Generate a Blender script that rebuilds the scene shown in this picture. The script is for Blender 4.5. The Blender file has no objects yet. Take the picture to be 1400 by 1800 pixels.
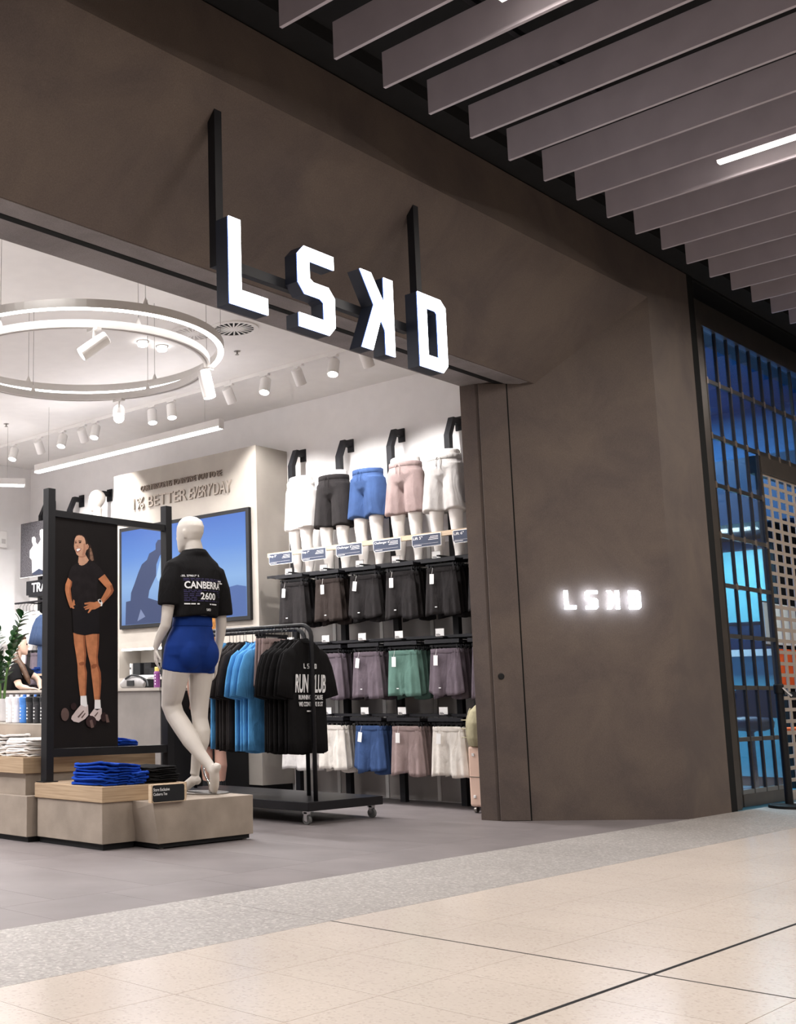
import bpy, bmesh, math, random
from mathutils import Vector, Matrix
random.seed(7)
S = bpy.context.scene
COL = S.collection
# ---------------------------------------------------------------- camera
YAW, PITCH, ROLL, CAMH = 0.7368, 0.1643, 0.00437, 0.87
cam = bpy.data.objects.new('camera', bpy.data.cameras.new('camera'))
COL.objects.link(cam)
cam.data.sensor_fit = 'VERTICAL'
cam.data.sensor_height = 24.0
cam.data.lens = 2044.3 / 1800 * 24.0
cam.data.shift_x = (700 - 240) / 1800.0        # the photograph is the right part of a wider frame
cam.data.clip_start = 0.05
cam.data.clip_end = 100
_fw = Vector((math.cos(PITCH) * math.sin(YAW), math.cos(PITCH) * math.cos(YAW), math.sin(PITCH)))
_rt = Vector((math.cos(YAW), -math.sin(YAW), 0))
_dn = _fw.cross(_rt)
_r2 = _rt * math.cos(ROLL) + _dn * math.sin(ROLL)
_d2 = _dn * math.cos(ROLL) - _rt * math.sin(ROLL)
_m = Matrix((( _r2.x, -_d2.x, -_fw.x, 0), (_r2.y, -_d2.y, -_fw.y, 0), (_r2.z, -_d2.z, -_fw.z, CAMH), (0, 0, 0, 1)))
cam.matrix_world = _m
S.camera = cam
# ---------------------------------------------------------------- world, exposure
wd = bpy.data.worlds.new('world'); S.world = wd; wd.use_nodes = True
wd.node_tree.nodes['Background'].inputs[0].default_value = (0.62, 0.56, 0.52, 1)
wd.node_tree.nodes['Background'].inputs[1].default_value = 0.15
S.view_settings.view_transform = 'Standard'
S.view_settings.look = 'None'
S.view_settings.exposure = 0.0
S.view_settings.gamma = 1.0
S.view_settings.use_curve_mapping = False
# lamp powers (watts)
P_STRIP, P_TRACK, P_PEND, P_RING = 61.0, 130.0, 125.0, 8.0
def lamp(kind, loc, rot, power, color, **kw):
    d = bpy.data.lights.new('lamp_light', kind); d.energy = power; d.color = color
    for k, v in kw.items(): setattr(d, k, v)
    o = bpy.data.objects.new('lamp_light', d); COL.objects.link(o)
    o.location = loc; o.rotation_euler = rot
    return o
def aim(o, tgt):
    o.rotation_euler = (Vector(tgt) - Vector(o.location)).to_track_quat('-Z', 'Y').to_euler()
# ---------------------------------------------------------------- materials
def lin(c): return c / 12.92 if c <= .04045 else ((c + .055) / 1.055) ** 2.4
def rgb(r, g, b): return (lin(r / 255), lin(g / 255), lin(b / 255))
MATS = {}
def mat(name, col, rough=.6, metal=0, var=.12, scale=8, bump=0, bscale=60, spec=.5, emit=None, alpha=None, trans=0, detail=4):
    if name in MATS: return MATS[name]
    m = bpy.data.materials.new(name); MATS[name] = m; m.use_nodes = True
    nt = m.node_tree; N = nt.nodes; L = nt.links; b = N['Principled BSDF']
    b.inputs['Roughness'].default_value = rough; b.inputs['Metallic'].default_value = metal
    b.inputs['Specular IOR Level'].default_value = spec
    if trans: b.inputs['Transmission Weight'].default_value = trans
    tc = N.new('ShaderNodeTexCoord')
    nz = N.new('ShaderNodeTexNoise'); nz.inputs['Scale'].default_value = scale; nz.inputs['Detail'].default_value = detail
    L.new(tc.outputs['Object'], nz.inputs['Vector'])
    rp = N.new('ShaderNodeValToRGB')
    rp.color_ramp.elements[0].position = .3; rp.color_ramp.elements[1].position = .7
    rp.color_ramp.elements[0].color = (*[c * (1 - var) for c in col], 1)
    rp.color_ramp.elements[1].color = (*[min(1, c * (1 + var)) for c in col], 1)
    L.new(nz.outputs['Fac'], rp.inputs[0]); L.new(rp.outputs[0], b.inputs['Base Color'])
    if bump:
        n2 = N.new('ShaderNodeTexNoise'); n2.inputs['Scale'].default_value = bscale; n2.inputs['Detail'].default_value = 5
        L.new(tc.outputs['Object'], n2.inputs['Vector'])
        bp = N.new('ShaderNodeBump'); bp.inputs['Strength'].default_value = bump; bp.inputs['Distance'].default_value = .004
        L.new(n2.outputs['Fac'], bp.inputs['Height']); L.new(bp.outputs[0], b.inputs['Normal'])
    if emit:
        b.inputs['Emission Color'].default_value = (*emit[0], 1); b.inputs['Emission Strength'].default_value = emit[1]
    if alpha is not None: b.inputs['Alpha'].default_value = alpha
    return m
def speckle(name, cols, rough, scale, var2=.08):
    m = bpy.data.materials.new(name); MATS[name] = m; m.use_nodes = True
    nt = m.node_tree; N = nt.nodes; L = nt.links; b = N['Principled BSDF']; b.inputs['Roughness'].default_value = rough
    g = N.new('ShaderNodeNewGeometry')
    v = N.new('ShaderNodeTexVoronoi'); v.inputs['Scale'].default_value = scale; L.new(g.outputs['Position'], v.inputs['Vector'])
    rp = N.new('ShaderNodeValToRGB'); rp.color_ramp.interpolation = 'CONSTANT'
    els = rp.color_ramp.elements
    for i, (p, c) in enumerate(cols):
        e = els[i] if i < 2 else els.new(p)
        e.position = p; e.color = (*c, 1)
    sp = N.new('ShaderNodeSeparateColor'); L.new(v.outputs['Color'], sp.inputs[0]); L.new(sp.outputs[0], rp.inputs[0])
    nz = N.new('ShaderNodeTexNoise'); nz.inputs['Scale'].default_value = 1.3; nz.inputs['Detail'].default_value = 6; L.new(g.outputs['Position'], nz.inputs['Vector'])
    mp = N.new('ShaderNodeMapRange'); mp.inputs[1].default_value = .3; mp.inputs[2].default_value = .7; mp.inputs[3].default_value = 1 - var2; mp.inputs[4].default_value = 1 + var2
    L.new(nz.outputs['Fac'], mp.inputs[0])
    mx = N.new('ShaderNodeMix'); mx.data_type = 'RGBA'; mx.blend_type = 'MULTIPLY'; mx.inputs[0].default_value = 1
    L.new(rp.outputs[0], mx.inputs[6]); L.new(mp.outputs[0], mx.inputs[7]); L.new(mx.outputs[2], b.inputs['Base Color'])
    return m
def wood(name, c1, c2, axis='X'):
    m = bpy.data.materials.new(name); MATS[name] = m; m.use_nodes = True
    nt = m.node_tree; N = nt.nodes; L = nt.links; b = N['Principled BSDF']; b.inputs['Roughness'].default_value = .5
    tc = N.new('ShaderNodeTexCoord'); mp = N.new('ShaderNodeMapping')
    mp.inputs['Scale'].default_value = (1.2, 1.2, 40); L.new(tc.outputs['Object'], mp.inputs[0])
    nz = N.new('ShaderNodeTexNoise'); nz.inputs['Scale'].default_value = 3; nz.inputs['Detail'].default_value = 6; L.new(mp.outputs[0], nz.inputs['Vector'])
    rp = N.new('ShaderNodeValToRGB'); rp.color_ramp.elements[0].position = .32; rp.color_ramp.elements[1].position = .68
    rp.color_ramp.elements[0].color = (*c1, 1); rp.color_ramp.elements[1].color = (*c2, 1)
    L.new(nz.outputs['Fac'], rp.inputs[0]); L.new(rp.outputs[0], b.inputs['Base Color'])
    return m
M = dict(
 black=mat('black_paint', (.008, .008, .009), .6), blackmetal=mat('black_metal', (.009, .009, .011), .42, bump=.05, bscale=400),
 slot=mat('black_recess', (.004, .004, .004), .9), ceilblack=mat('ceiling_black', (.010, .010, .011), .9),
 slat=mat('slat_grey', (.40, .355, .39), .7, var=.05, scale=5, bump=.08, bscale=500),
 white=mat('white_paint', (.82, .80, .78), .6, var=.02), offwhite=mat('wall_white', (.88, .86, .855), .7, var=.02),
 lampwhite=mat('lamp_white', (.80, .78, .76), .45, var=.02), greywall=mat('grey_wall_panel', (.46, .43, .41), .7, var=.08, scale=3),
 conc=mat('display_concrete', (.30, .25, .205), .8, var=.18, scale=5, bump=.15, bscale=150, detail=8),
 missn=mat('cream_plaster', (.38, .345, .305), .8, var=.07, scale=4, bump=.1, bscale=150),
 counter=mat('counter_grey', (.22, .20, .185), .7, var=.1, scale=5),
 glow=mat('light_diffuser', (.9, .9, .9), .5, emit=((1, .97, .95), 9.0)), glowhead=mat('spot_lens', (.9, .9, .9), .5, emit=((1, .96, .92), 30.0)),
 sign=mat('sign_face_light', (.9, .9, .9), .4, emit=((.93, .97, 1), 7.0)), signside=mat('sign_return_dark', (.012, .016, .028), .45),
 halo=mat('halo_letter_light', (.9, .9, .9), .4, emit=((.72, .84, 1), 20.0)), strip=mat('strip_tube_light', (.9, .9, .9), .4, emit=((1, .93, .82), 12.0)),
 mann=mat('mannequin_white', (.56, .515, .47), .5, var=.02), formwhite=mat('leg_form_white', (.80, .76, .73), .45, var=.02),
 teeblack=mat('tee_black', (.0075, .007, .0075), .9, bump=.1, bscale=300), teecharcoal=mat('tee_charcoal', (.022, .019, .019), .9, bump=.1, bscale=300),
 teeblue=mat('tee_light_blue', rgb(84, 150, 205), .85, bump=.1, bscale=300), royal=mat('royal_blue_fabric', rgb(18, 62, 160), .75, bump=.1, bscale=300),
 navy=mat('navy_fabric', rgb(22, 50, 110), .85), taupe=mat('taupe_fabric', rgb(150, 132, 130), .85, bump=.1, bscale=300),
 mauve=mat('mauve_grey_fabric', rgb(104, 94, 102), .85, bump=.1, bscale=300), green=mat('sage_green_fabric', rgb(98, 130, 120), .85, bump=.1, bscale=300),
 midblue=mat('mid_blue_fabric', rgb(60, 82, 124), .85, bump=.1, bscale=300), bone=mat('bone_fabric', rgb(222, 216, 208), .85, bump=.1, bscale=300),
 greyfab=mat('light_grey_fabric', rgb(196, 192, 190), .85, bump=.1, bscale=300), darkshort=mat('charcoal_shorts_fabric', (.024, .0215, .022), .85, bump=.1, bscale=300),
 brownshort=mat('brown_black_fabric', (.038, .029, .026), .85, bump=.1, bscale=300), whitefab=mat('white_fabric', (.80, .77, .75), .85, bump=.1, bscale=300),
 lilac=mat('pale_grey_fabric', rgb(226, 218, 222), .85), denim=mat('denim_blue_fabric', rgb(50, 70, 104), .85),
 print=mat('white_print', (.75, .75, .76), .7, var=.02), printdim=mat('violet_print', rgb(44, 38, 78), .8), paper=mat('white_paper', (.85, .84, .83), .6, var=.02),
 navysign=mat('navy_sign', rgb(44, 54, 78), .5), slate=mat('black_sign', (.012, .013, .015), .5),
 skin=mat('skin', (.56, .34, .24), .55, var=.04), skinfair=mat('skin_fair', (.66, .45, .35), .55, var=.04), skinleg=mat('skin_leg', (.50, .28, .21), .55, var=.06),
 hairbrown=mat('brown_hair', (.075, .038, .02), .5, var=.35, scale=40), hairginger=mat('ginger_hair', (.60, .26, .06), .5, var=.3, scale=40),
 chrome=mat('chrome', (.6, .6, .62), .18, 1, var=.02), steel=mat('brushed_steel', (.30, .28, .26), .35, 1, var=.05), tyre=mat('grey_wheel', (.10, .10, .10), .5),
 pink=mat('suitcase_blush', rgb(222, 190, 172), .5, var=.03), sagebag=mat('khaki_bag', rgb(172, 164, 134), .85, var=.1, scale=14),
 leaf=mat('plant_leaf', (.018, .075, .018), .35, var=.25), stem=mat('plant_stem', (.10, .20, .05), .5),
 bottleblue=mat('bottle_blue', rgb(70, 128, 205), .35), bottledark=mat('bottle_smoke', (.03, .03, .034), .3), bottlewhite=mat('bottle_white', (.72, .70, .72), .35),
 purple=mat('bottle_purple', rgb(120, 60, 120), .35), yellow=mat('bottle_cap_yellow', rgb(230, 200, 110), .4),
 poster=mat('poster_black', (.011, .009, .009), .75, var=.1), shoe=mat('shoe_print', rgb(205, 190, 186), .7), greybag=mat('grey_bag', rgb(140, 138, 138), .8),
 shelfblk=mat('shelf_black', (.011, .011, .014), .5), orange=mat('orange_plastic', rgb(238, 92, 30), .4), perf=mat('shutter_metal', rgb(168, 154, 142), .5, .2, var=.04),
 frame2=mat('bronze_frame', (.075, .062, .052), .4, .5), grille=mat('grille_metal', (.05, .045, .042), .35, .6), connector=mat('grille_connector', rgb(150, 136, 124), .3, .7),
)
M['beige'] = speckle('beige_tile', [(0, (.61, .54, .485)), (.12, (.645, .575, .518)), (.9, (.56, .49, .44)), (.97, (.68, .61, .56))], .22, 120, .05)
M['terrazzo'] = speckle('grey_terrazzo', [(0, (.27, .25, .238)), (.35, (.325, .305, .292)), (.75, (.375, .355, .34)), (.93, (.45, .425, .405))], .5, 85, .06)
M['dtile'] = mat('shop_floor_tile', (.168, .148, .150), .55, var=.16, scale=2.5, detail=8, bump=.04, bscale=90)
M['oak'] = wood('oak', (.30, .205, .125), (.45, .33, .215)); M['lightoak'] = wood('light_oak', (.52, .38, .25), (.66, .52, .37))
for k_ in ('teeblack','teecharcoal','darkshort','brownshort','royal','navy','midblue','teeblue','mauve','taupe','green','poster'):
    M[k_].node_tree.nodes['Principled BSDF'].inputs['Specular IOR Level'].default_value = .12
for k_ in ('black','blackmetal','shelfblk','slot','ceilblack','slate'):
    M[k_].node_tree.nodes['Principled BSDF'].inputs['Specular IOR Level'].default_value = .25
def wrinkle(m, scale, strength, dist):
    nt = m.node_tree; N = nt.nodes; L = nt.links; b = N['Principled BSDF']
    tc = N.new('ShaderNodeTexCoord'); mp = N.new('ShaderNodeMapping'); mp.inputs['Scale'].default_value = (1, 1, .45); L.new(tc.outputs['Object'], mp.inputs[0])
    n = N.new('ShaderNodeTexNoise'); n.inputs['Scale'].default_value = scale; n.inputs['Detail'].default_value = 3; n.inputs['Distortion'].default_value = 1.6; L.new(mp.outputs[0], n.inputs['Vector'])
    bp = N.new('ShaderNodeBump'); bp.inputs['Strength'].default_value = strength; bp.inputs['Distance'].default_value = dist; L.new(n.outputs['Fac'], bp.inputs['Height'])
    old = b.inputs['Normal'].links
    if old: L.new(old[0].from_socket, bp.inputs['Normal'])
    L.new(bp.outputs[0], b.inputs['Normal'])
for k_ in ('teeblack','teecharcoal','darkshort','brownshort','navy','midblue','teeblue','mauve','taupe','green','bone','greyfab','whitefab','denim','sagebag'):
    wrinkle(M[k_], 10, .4, .03)
wrinkle(M['royal'], 9, .4, .02)
def plaster(name, ca, cb):
    """trowelled render: cloudy warm and cool patches over a fine grain"""
    m = bpy.data.materials.new(name); m.use_nodes = True; nt = m.node_tree; N = nt.nodes; L = nt.links; b = N['Principled BSDF']
    b.inputs['Roughness'].default_value = .7; b.inputs['Specular IOR Level'].default_value = .3
    g = N.new('ShaderNodeNewGeometry'); n1 = N.new('ShaderNodeTexNoise'); n1.inputs['Scale'].default_value = 1.7; n1.inputs['Detail'].default_value = 8; n1.inputs['Roughness'].default_value = .62; n1.inputs['Distortion'].default_value = .5
    L.new(g.outputs['Position'], n1.inputs['Vector'])
    rp = N.new('ShaderNodeValToRGB'); e = rp.color_ramp.elements; e[0].position = .36; e[0].color = (*ca, 1); e[1].position = .64; e[1].color = (*cb, 1); L.new(n1.outputs['Fac'], rp.inputs[0])
    n2 = N.new('ShaderNodeTexNoise'); n2.inputs['Scale'].default_value = 140; n2.inputs['Detail'].default_value = 3; L.new(g.outputs['Position'], n2.inputs['Vector'])
    mr = N.new('ShaderNodeMapRange'); mr.inputs[1].default_value = .25; mr.inputs[2].default_value = .75; mr.inputs[3].default_value = .86; mr.inputs[4].default_value = 1.14; L.new(n2.outputs['Fac'], mr.inputs[0])
    mx = N.new('ShaderNodeMix'); mx.data_type = 'RGBA'; mx.blend_type = 'MULTIPLY'; mx.inputs[0].default_value = 1; L.new(rp.outputs[0], mx.inputs[6]); L.new(mr.outputs[0], mx.inputs[7]); L.new(mx.outputs[2], b.inputs['Base Color'])
    bp = N.new('ShaderNodeBump'); bp.inputs['Strength'].default_value = .12; bp.inputs['Distance'].default_value = .004; L.new(n2.outputs['Fac'], bp.inputs['Height']); L.new(bp.outputs[0], b.inputs['Normal'])
    return m
M['soffit'] = plaster('soffit_bounce_tone', (.17, .152, .15), (.25, .225, .225))  # paler than the facade, standing in for bounced shop light
M['royalknit'] = mat('royal_blue_knit', rgb(17, 46, 112), .75, bump=.1, bscale=300, spec=.12)
M['facade'] = plaster('facade_plaster', (.088, .068, .062), (.122, .094, .079))
def glassmat(name, col, rough=.05, alpha=.2):
    m = bpy.data.materials.new(name); m.use_nodes = True; nt = m.node_tree; N = nt.nodes; L = nt.links
    for n in list(N): N.remove(n)
    o = N.new('ShaderNodeOutputMaterial'); t = N.new('ShaderNodeBsdfTransparent'); t.inputs[0].default_value = (*col, 1)
    g = N.new('ShaderNodeBsdfGlossy'); g.inputs['Roughness'].default_value = rough
    fr = N.new('ShaderNodeFresnel'); fr.inputs[0].default_value = 1.4
    ml = N.new('ShaderNodeMath'); ml.operation = 'MULTIPLY'; ml.inputs[1].default_value = alpha; L.new(fr.outputs[0], ml.inputs[0])
    mx = N.new('ShaderNodeMixShader'); L.new(ml.outputs[0], mx.inputs[0]); L.new(t.outputs[0], mx.inputs[1]); L.new(g.outputs[0], mx.inputs[2]); L.new(mx.outputs[0], o.inputs[0])
    return m
M['pane'] = glassmat('clear_pane', (.95, .96, .97), .04, .5)
# ---------------------------------------------------------------- mesh helpers
def NB(): return bmesh.new()
def box(bm, x0, x1, y0, y1, z0, z1):
    v = [bm.verts.new(p) for p in ((x0,y0,z0),(x1,y0,z0),(x1,y1,z0),(x0,y1,z0),(x0,y0,z1),(x1,y0,z1),(x1,y1,z1),(x0,y1,z1))]
    for f in ((0,3,2,1),(4,5,6,7),(0,1,5,4),(1,2,6,5),(2,3,7,6),(3,0,4,7)): bm.faces.new([v[i] for i in f])
    return bm
def prism(bm, pts, o, ax, ay, n):
    """pts 2-D polygon -> solid: o + ax*x + ay*y, extruded by the vector n"""
    o, ax, ay, n = Vector(o), Vector(ax), Vector(ay), Vector(n)
    a = [bm.verts.new(o + ax * x + ay * y) for x, y in pts]; b = [bm.verts.new(v.co + n) for v in a]
    k = len(a)
    try: bm.faces.new(a); bm.faces.new(b[::-1])
    except ValueError: pass
    for i in range(k): bm.faces.new((a[i], b[i], b[(i+1) % k], a[(i+1) % k]))
    return bm
def ringpts(c, ax, ay, rx, ry, n): return [Vector(c) + ax * (rx * math.cos(2*math.pi*i/n)) + ay * (ry * math.sin(2*math.pi*i/n)) for i in range(n)]
def loft(bm, rings, cap=True, closed=False):
    R = [[bm.verts.new(p) for p in r] for r in rings]; n = len(R[0])
    pairs = list(zip(R[:-1], R[1:])) + ([(R[-1], R[0])] if closed else [])
    for a, b in pairs:
        for i in range(n): bm.faces.new((a[i], a[(i+1) % n], b[(i+1) % n], b[i]))
    if cap and not closed:
        bm.faces.new(R[0][::-1]); bm.faces.new(R[-1])
    return bm
def frame_for(t):
    t = t.normalized(); up = Vector((0, 0, 1)) if abs(t.z) < .9 else Vector((1, 0, 0))
    a = t.cross(up).normalized(); return a, a.cross(t).normalized() * -1
def limb(bm, pts, n=14, cap=True):
    """pts: (point, r) or (point, rx, ry); tapered tube along the points"""
    P = [Vector(p[0]) for p in pts]; rings = []
    pa = None
    for i, q in enumerate(pts):
        t = (P[min(i+1, len(P)-1)] - P[max(i-1, 0)])
        if pa is None: a, b = frame_for(t)
        else:
            tn = t.normalized(); a = (pa - tn * pa.dot(tn)).normalized(); b = tn.cross(a)
        pa = a
        rx = q[1]; ry = q[2] if len(q) > 2 else q[1]
        rings.append(ringpts(P[i], a, b, rx, ry, n))
    return loft(bm, rings, cap)
def tube(bm, path, r, n=8): return limb(bm, [(p, r) for p in path], n)
def smoothpath(pts, k=6):
    out = []; P = [Vector(p) for p in pts]
    for i in range(len(P)-1):
        p0, p1, p2, p3 = P[max(i-1,0)], P[i], P[i+1], P[min(i+2,len(P)-1)]
        for j in range(k):
            t = j / k
            out.append(.5*((2*p1) + (p2-p0)*t + (2*p0-5*p1+4*p2-p3)*t*t + (3*p1-p0-3*p2+p3)*t**3))
    out.append(P[-1]); return out
def lathe(bm, prof, c=(0,0,0), n=20, ax=Vector((0,0,1))):
    a, b = frame_for(Vector(ax)); c = Vector(c); ax = Vector(ax).normalized()
    return loft(bm, [ringpts(c + ax*z, a, b, max(r,1e-4), max(r,1e-4), n) for r, z in prof])
def ball(bm, c, r, n=12, m=8, s=(1,1,1)):
    rings = []
    for j in range(m+1):
        th = math.pi * j / m; rr = max(math.sin(th), .02); z = -math.cos(th)
        rings.append([Vector(c) + Vector((r*s[0]*rr*math.cos(2*math.pi*i/n), r*s[1]*rr*math.sin(2*math.pi*i/n), r*s[2]*z)) for i in range(n)])
    return loft(bm, rings)
def mesh_of(name, bm, smooth=False, bevel=0):
    bmesh.ops.recalc_face_normals(bm, faces=bm.faces)
    if bevel:
        es = [e for e in bm.edges if len(e.link_faces) == 2 and e.calc_face_angle(0) > .6]
        bmesh.ops.bevel(bm, geom=es, offset=bevel, segments=2, affect='EDGES', profile=.5)
    me = bpy.data.meshes.new(name); bm.to_mesh(me); bm.free()
    if smooth:
        me.polygons.foreach_set('use_smooth', [True]*len(me.polygons))
    return me
def obj(name, bm, m, parent=None, world=False, smooth=False, bevel=0, kind=None, label=None):
    """link a mesh as ONE object; world=True: vertices are world coordinates of an unrotated parent"""
    if world and parent is not None:
        bmesh.ops.translate(bm, verts=bm.verts, vec=-WL[parent.name])
    me = bm if isinstance(bm, bpy.types.Mesh) else mesh_of(name, bm, smooth, bevel)
    if me.materials: pass
    else: me.materials.append(M[m] if isinstance(m, str) else m)
    o = bpy.data.objects.new(name, me); COL.objects.link(o)
    if parent is not None: o.parent = parent
    if parent is not None: WL[o.name] = WL[parent.name].copy()
    else: WL[o.name] = Vector((0,0,0))
    if kind: o['kind'] = kind
    if label: o['label'] = label
    return o
WL = {}
def thing(name, label, cat, loc=(0,0,0), rotz=0, group=None, rot=None):
    o = bpy.data.objects.new(name, None); COL.objects.link(o); o.empty_display_size = .1
    o.location = loc; o.rotation_euler = rot or (0, 0, rotz); o['label'] = label; o['category'] = cat
    if group: o['group'] = group
    WL[o.name] = Vector(loc); return o
def tag(o, label, cat, group=None):
    o['label'] = label; o['category'] = cat
    if group: o['group'] = group
    return o
def struct(name, bm, m, **k): return obj(name, bm, m, kind='structure', **k)
def inst(src, parent, name=None, loc=None, rot=None, m=None):
    o = src.copy(); COL.objects.link(o); o.parent = parent
    if loc is not None: o.location = loc
    if rot is not None: o.rotation_euler = rot
    WL[o.name] = WL[parent.name].copy() if parent else Vector((0,0,0))
    return o
def dup(root, loc, rotz, label=None, cat=None):
    r = root.copy(); COL.objects.link(r); r.location = loc; r.rotation_euler = (0, 0, rotz); WL[r.name] = Vector(loc)
    if label: r['label'] = label
    for ch in list(root.children):
        c = ch.copy(); COL.objects.link(c); c.parent = r; WL[c.name] = Vector(loc)
        for g in list(ch.children):
            d = g.copy(); COL.objects.link(d); d.parent = c; WL[d.name] = Vector(loc)
    return r
def remeshed(bm, voxel, smooth_it=6, fac=.5):
    """fuse overlapping closed shapes into one continuous skin"""
    bmesh.ops.recalc_face_normals(bm, faces=bm.faces)
    me = bpy.data.meshes.new('t'); bm.to_mesh(me); bm.free()
    o = bpy.data.objects.new('t', me); COL.objects.link(o)
    r = o.modifiers.new('r', 'REMESH'); r.mode = 'VOXEL'; r.voxel_size = voxel
    s = o.modifiers.new('s', 'SMOOTH'); s.iterations = smooth_it; s.factor = fac
    dg = bpy.context.evaluated_depsgraph_get()
    out = bpy.data.meshes.new_from_object(o.evaluated_get(dg))
    bpy.data.objects.remove(o); bpy.data.meshes.remove(me)
    out.polygons.foreach_set('use_smooth', [True]*len(out.polygons))
    out.materials.clear()
    return out
def text_pts(s, w, h, depth=0, bold=0, shear=0):
    c = bpy.data.curves.new('t', 'FONT'); c.body = s; c.extrude = depth/2; c.offset = bold; c.shear = shear; c.resolution_u = 3
    o = bpy.data.objects.new('t', c); COL.objects.link(o)
    dg = bpy.context.evaluated_depsgraph_get(); dg.update()
    me = bpy.data.meshes.new_from_object(o.evaluated_get(dg))
    bpy.data.objects.remove(o); bpy.data.curves.remove(c)
    bm = NB(); bm.from_mesh(me); bpy.data.meshes.remove(me)
    xs = [v.co.x for v in bm.verts]; ys = [v.co.y for v in bm.verts]
    x0, x1, y0, y1 = min(xs), max(xs), min(ys), max(ys)
    for v in bm.verts:
        v.co.x = (v.co.x - x0) / (x1 - x0) * w; v.co.y = (v.co.y - y0) / (y1 - y0) * h
    return bm
def text(name, s, w, h, o, right, up, parent, m, depth=0, bold=0, shear=0, world=True, bend=None, kind=None):
    bm = text_pts(s, w, h, depth, bold, shear); o = Vector(o); r = Vector(right).normalized(); u = Vector(up).normalized(); n = r.cross(u)
    for v in bm.verts:
        p = o + r * v.co.x + u * v.co.y + n * v.co.z
        v.co = bend(p) if bend else p
    return obj(name, bm, m, parent, world=world)
def flat(bm, pts, o, ax, ay, n, th): return prism(bm, pts, o, ax, ay, Vector(n) * th)
ORD = ['first','second','third','fourth','fifth','sixth','seventh','eighth','ninth','tenth','eleventh','twelfth']
# letter outlines of the four-letter sign, measured on its face (metres, from its lower left corner)
LOGO = {
 'l': [[(0,.473),(.09,.473),(.09,.09),(.295,.09),(.295,0),(0,0)]],
 's': [[(.605,.473),(.866,.473),(.866,.395),(.650,.395),(.650,.295),(.680,.278),(.812,.278),(.866,.226),(.866,.055),(.812,0),(.550,0),(.550,.078),(.768,.078),(.768,.180),(.738,.196),(.605,.196),(.550,.254),(.550,.418)]],
 'k': [[(1.113,.473),(1.217,.473),(1.341,.305),(1.341,.473),(1.43,.473),(1.43,0),(1.341,0),(1.341,.146),(1.300,.206),(1.212,0),(1.108,0),(1.238,.282)]],
 'd': [[(1.689,.473),(1.935,.473),(1.990,.430),(1.990,.052),(1.937,0),(1.689,0)], [(1.780,.386),(1.875,.386),(1.893,.372),(1.893,.085),(1.780,.085)]],
}
def letter(bm, polys, o, ax, ay, n, sc):
    """an outline with at most one hole -> solid"""
    if len(polys) == 1: return prism(bm, [(x*sc, y*sc) for x, y in polys[0]], o, ax, ay, n)
    A, B = polys; o, ax, ay, n = Vector(o), Vector(ax), Vector(ay), Vector(n)
    q = lambda p: o + ax*p[0]*sc + ay*p[1]*sc
    # D: split into left bar, top bar, right bar, bottom bar strips that share borders
    strips = [[A[5], B[4], B[0], A[0]], [A[0], B[0], B[1], A[1]], [A[1], B[1], B[2], A[2]], [A[2], B[2], B[3], A[3]], [A[3], B[3], A[4]], [A[4], B[3], B[4], A[5]]]
    for off in (Vector((0,0,0)), n):
        for s in strips: bm.faces.new([bm.verts.new(q(p)+off) for p in s])
    for ring in (A, B):
        for i in range(len(ring)):
            a, b = q(ring[i]), q(ring[(i+1) % len(ring)])
            bm.faces.new([bm.verts.new(p) for p in (a, b, b+n, a+n)])
    bmesh.ops.remove_doubles(bm, verts=bm.verts, dist=1e-5)
    return bm
# ================================================================ THE SETTING
# ---- concourse floor: beige tiles, terrazzo border, dark shop tiles
TP = .4365
fl = struct('floor', box(NB(), -6, 20, -8, 3.128, -.06, -.004), mat('tile_grout', (.40, .335, .275), .6))
tile = None
for j in range(6):
    y1 = 3.128 - j * TP
    for i in range(-6, 26):
        x0 = 3.9 + i * TP
        if not (1.0 < x0 + TP and x0 < 14.8): continue
        if y1 < 1.4 and (x0 > 7.5): continue
        g = .0011
        if tile is None:
            tile = obj('tile', box(NB(), g, TP - g, -TP + g, -g, -.02, 0), 'beige', fl); tile.location = (x0, y1, 0)
        else: inst(tile, fl, loc=(x0, y1, 0))
obj('joint_strip', box(NB(), -6, 20, 1.811, 1.8245, -.01, .0007), 'black', fl)
obj('joint_strip', box(NB(), 3.893, 3.9025, -2, 3.128, -.01, .0005), 'black', fl)
obj('tile_field', box(NB(), 3.9 + 8*TP, 20, -8, 3.128 - 4*TP, -.02, -.0005), 'beige', fl)
obj('tile_field', box(NB(), -6, 20, -8, 3.128 - 6*TP, -.02, -.0005), 'beige', fl)
obj('tile_field', box(NB(), 3.9 + 25*TP, 20, 3.128 - 4*TP, 3.128, -.02, -.0005), 'beige', fl)
tz = struct('floor_border', box(NB(), -6, 20, 3.128, 3.9, -.06, -.004), mat('border_grout', (.12, .11, .10), .8))
for k in range(-3, 7):
    x0 = 3.9 + k * 2.62
    obj('slab', box(NB(), x0 + .002, x0 + 2.618, 3.129, 3.8995, -.02, 0), 'terrazzo', tz)
sf = struct('floor_shop', box(NB(), -2, 9.95, 3.9, 12.3, -.06, -.0032), mat('shop_grout', (.15, .138, .134), .8))
st = None; n = 0
for j in range(7):
    for i in range(-2, 11):
        x0, y0 = 3.1 + i * .61, 3.9005 + (j * 1.2 - .78 if j else 0) ; 
        y1 = 3.9005 + .42 if j == 0 else y0 + 1.2
        off = .305 if j % 2 else 0
        if j == 0:
            obj('tile', box(NB(), x0 + .0009, x0 + .6091, y0, y1 - .0009, -.02, 0), 'dtile', sf); continue
        if st is None:
            st = obj('tile', box(NB(), .0009, .6091, .0009, 1.1991, -.02, 0), 'dtile', sf); st.location = (x0 + off, y0, 0)
        else: inst(st, sf, loc=(x0 + off, y0, 0))
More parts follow.
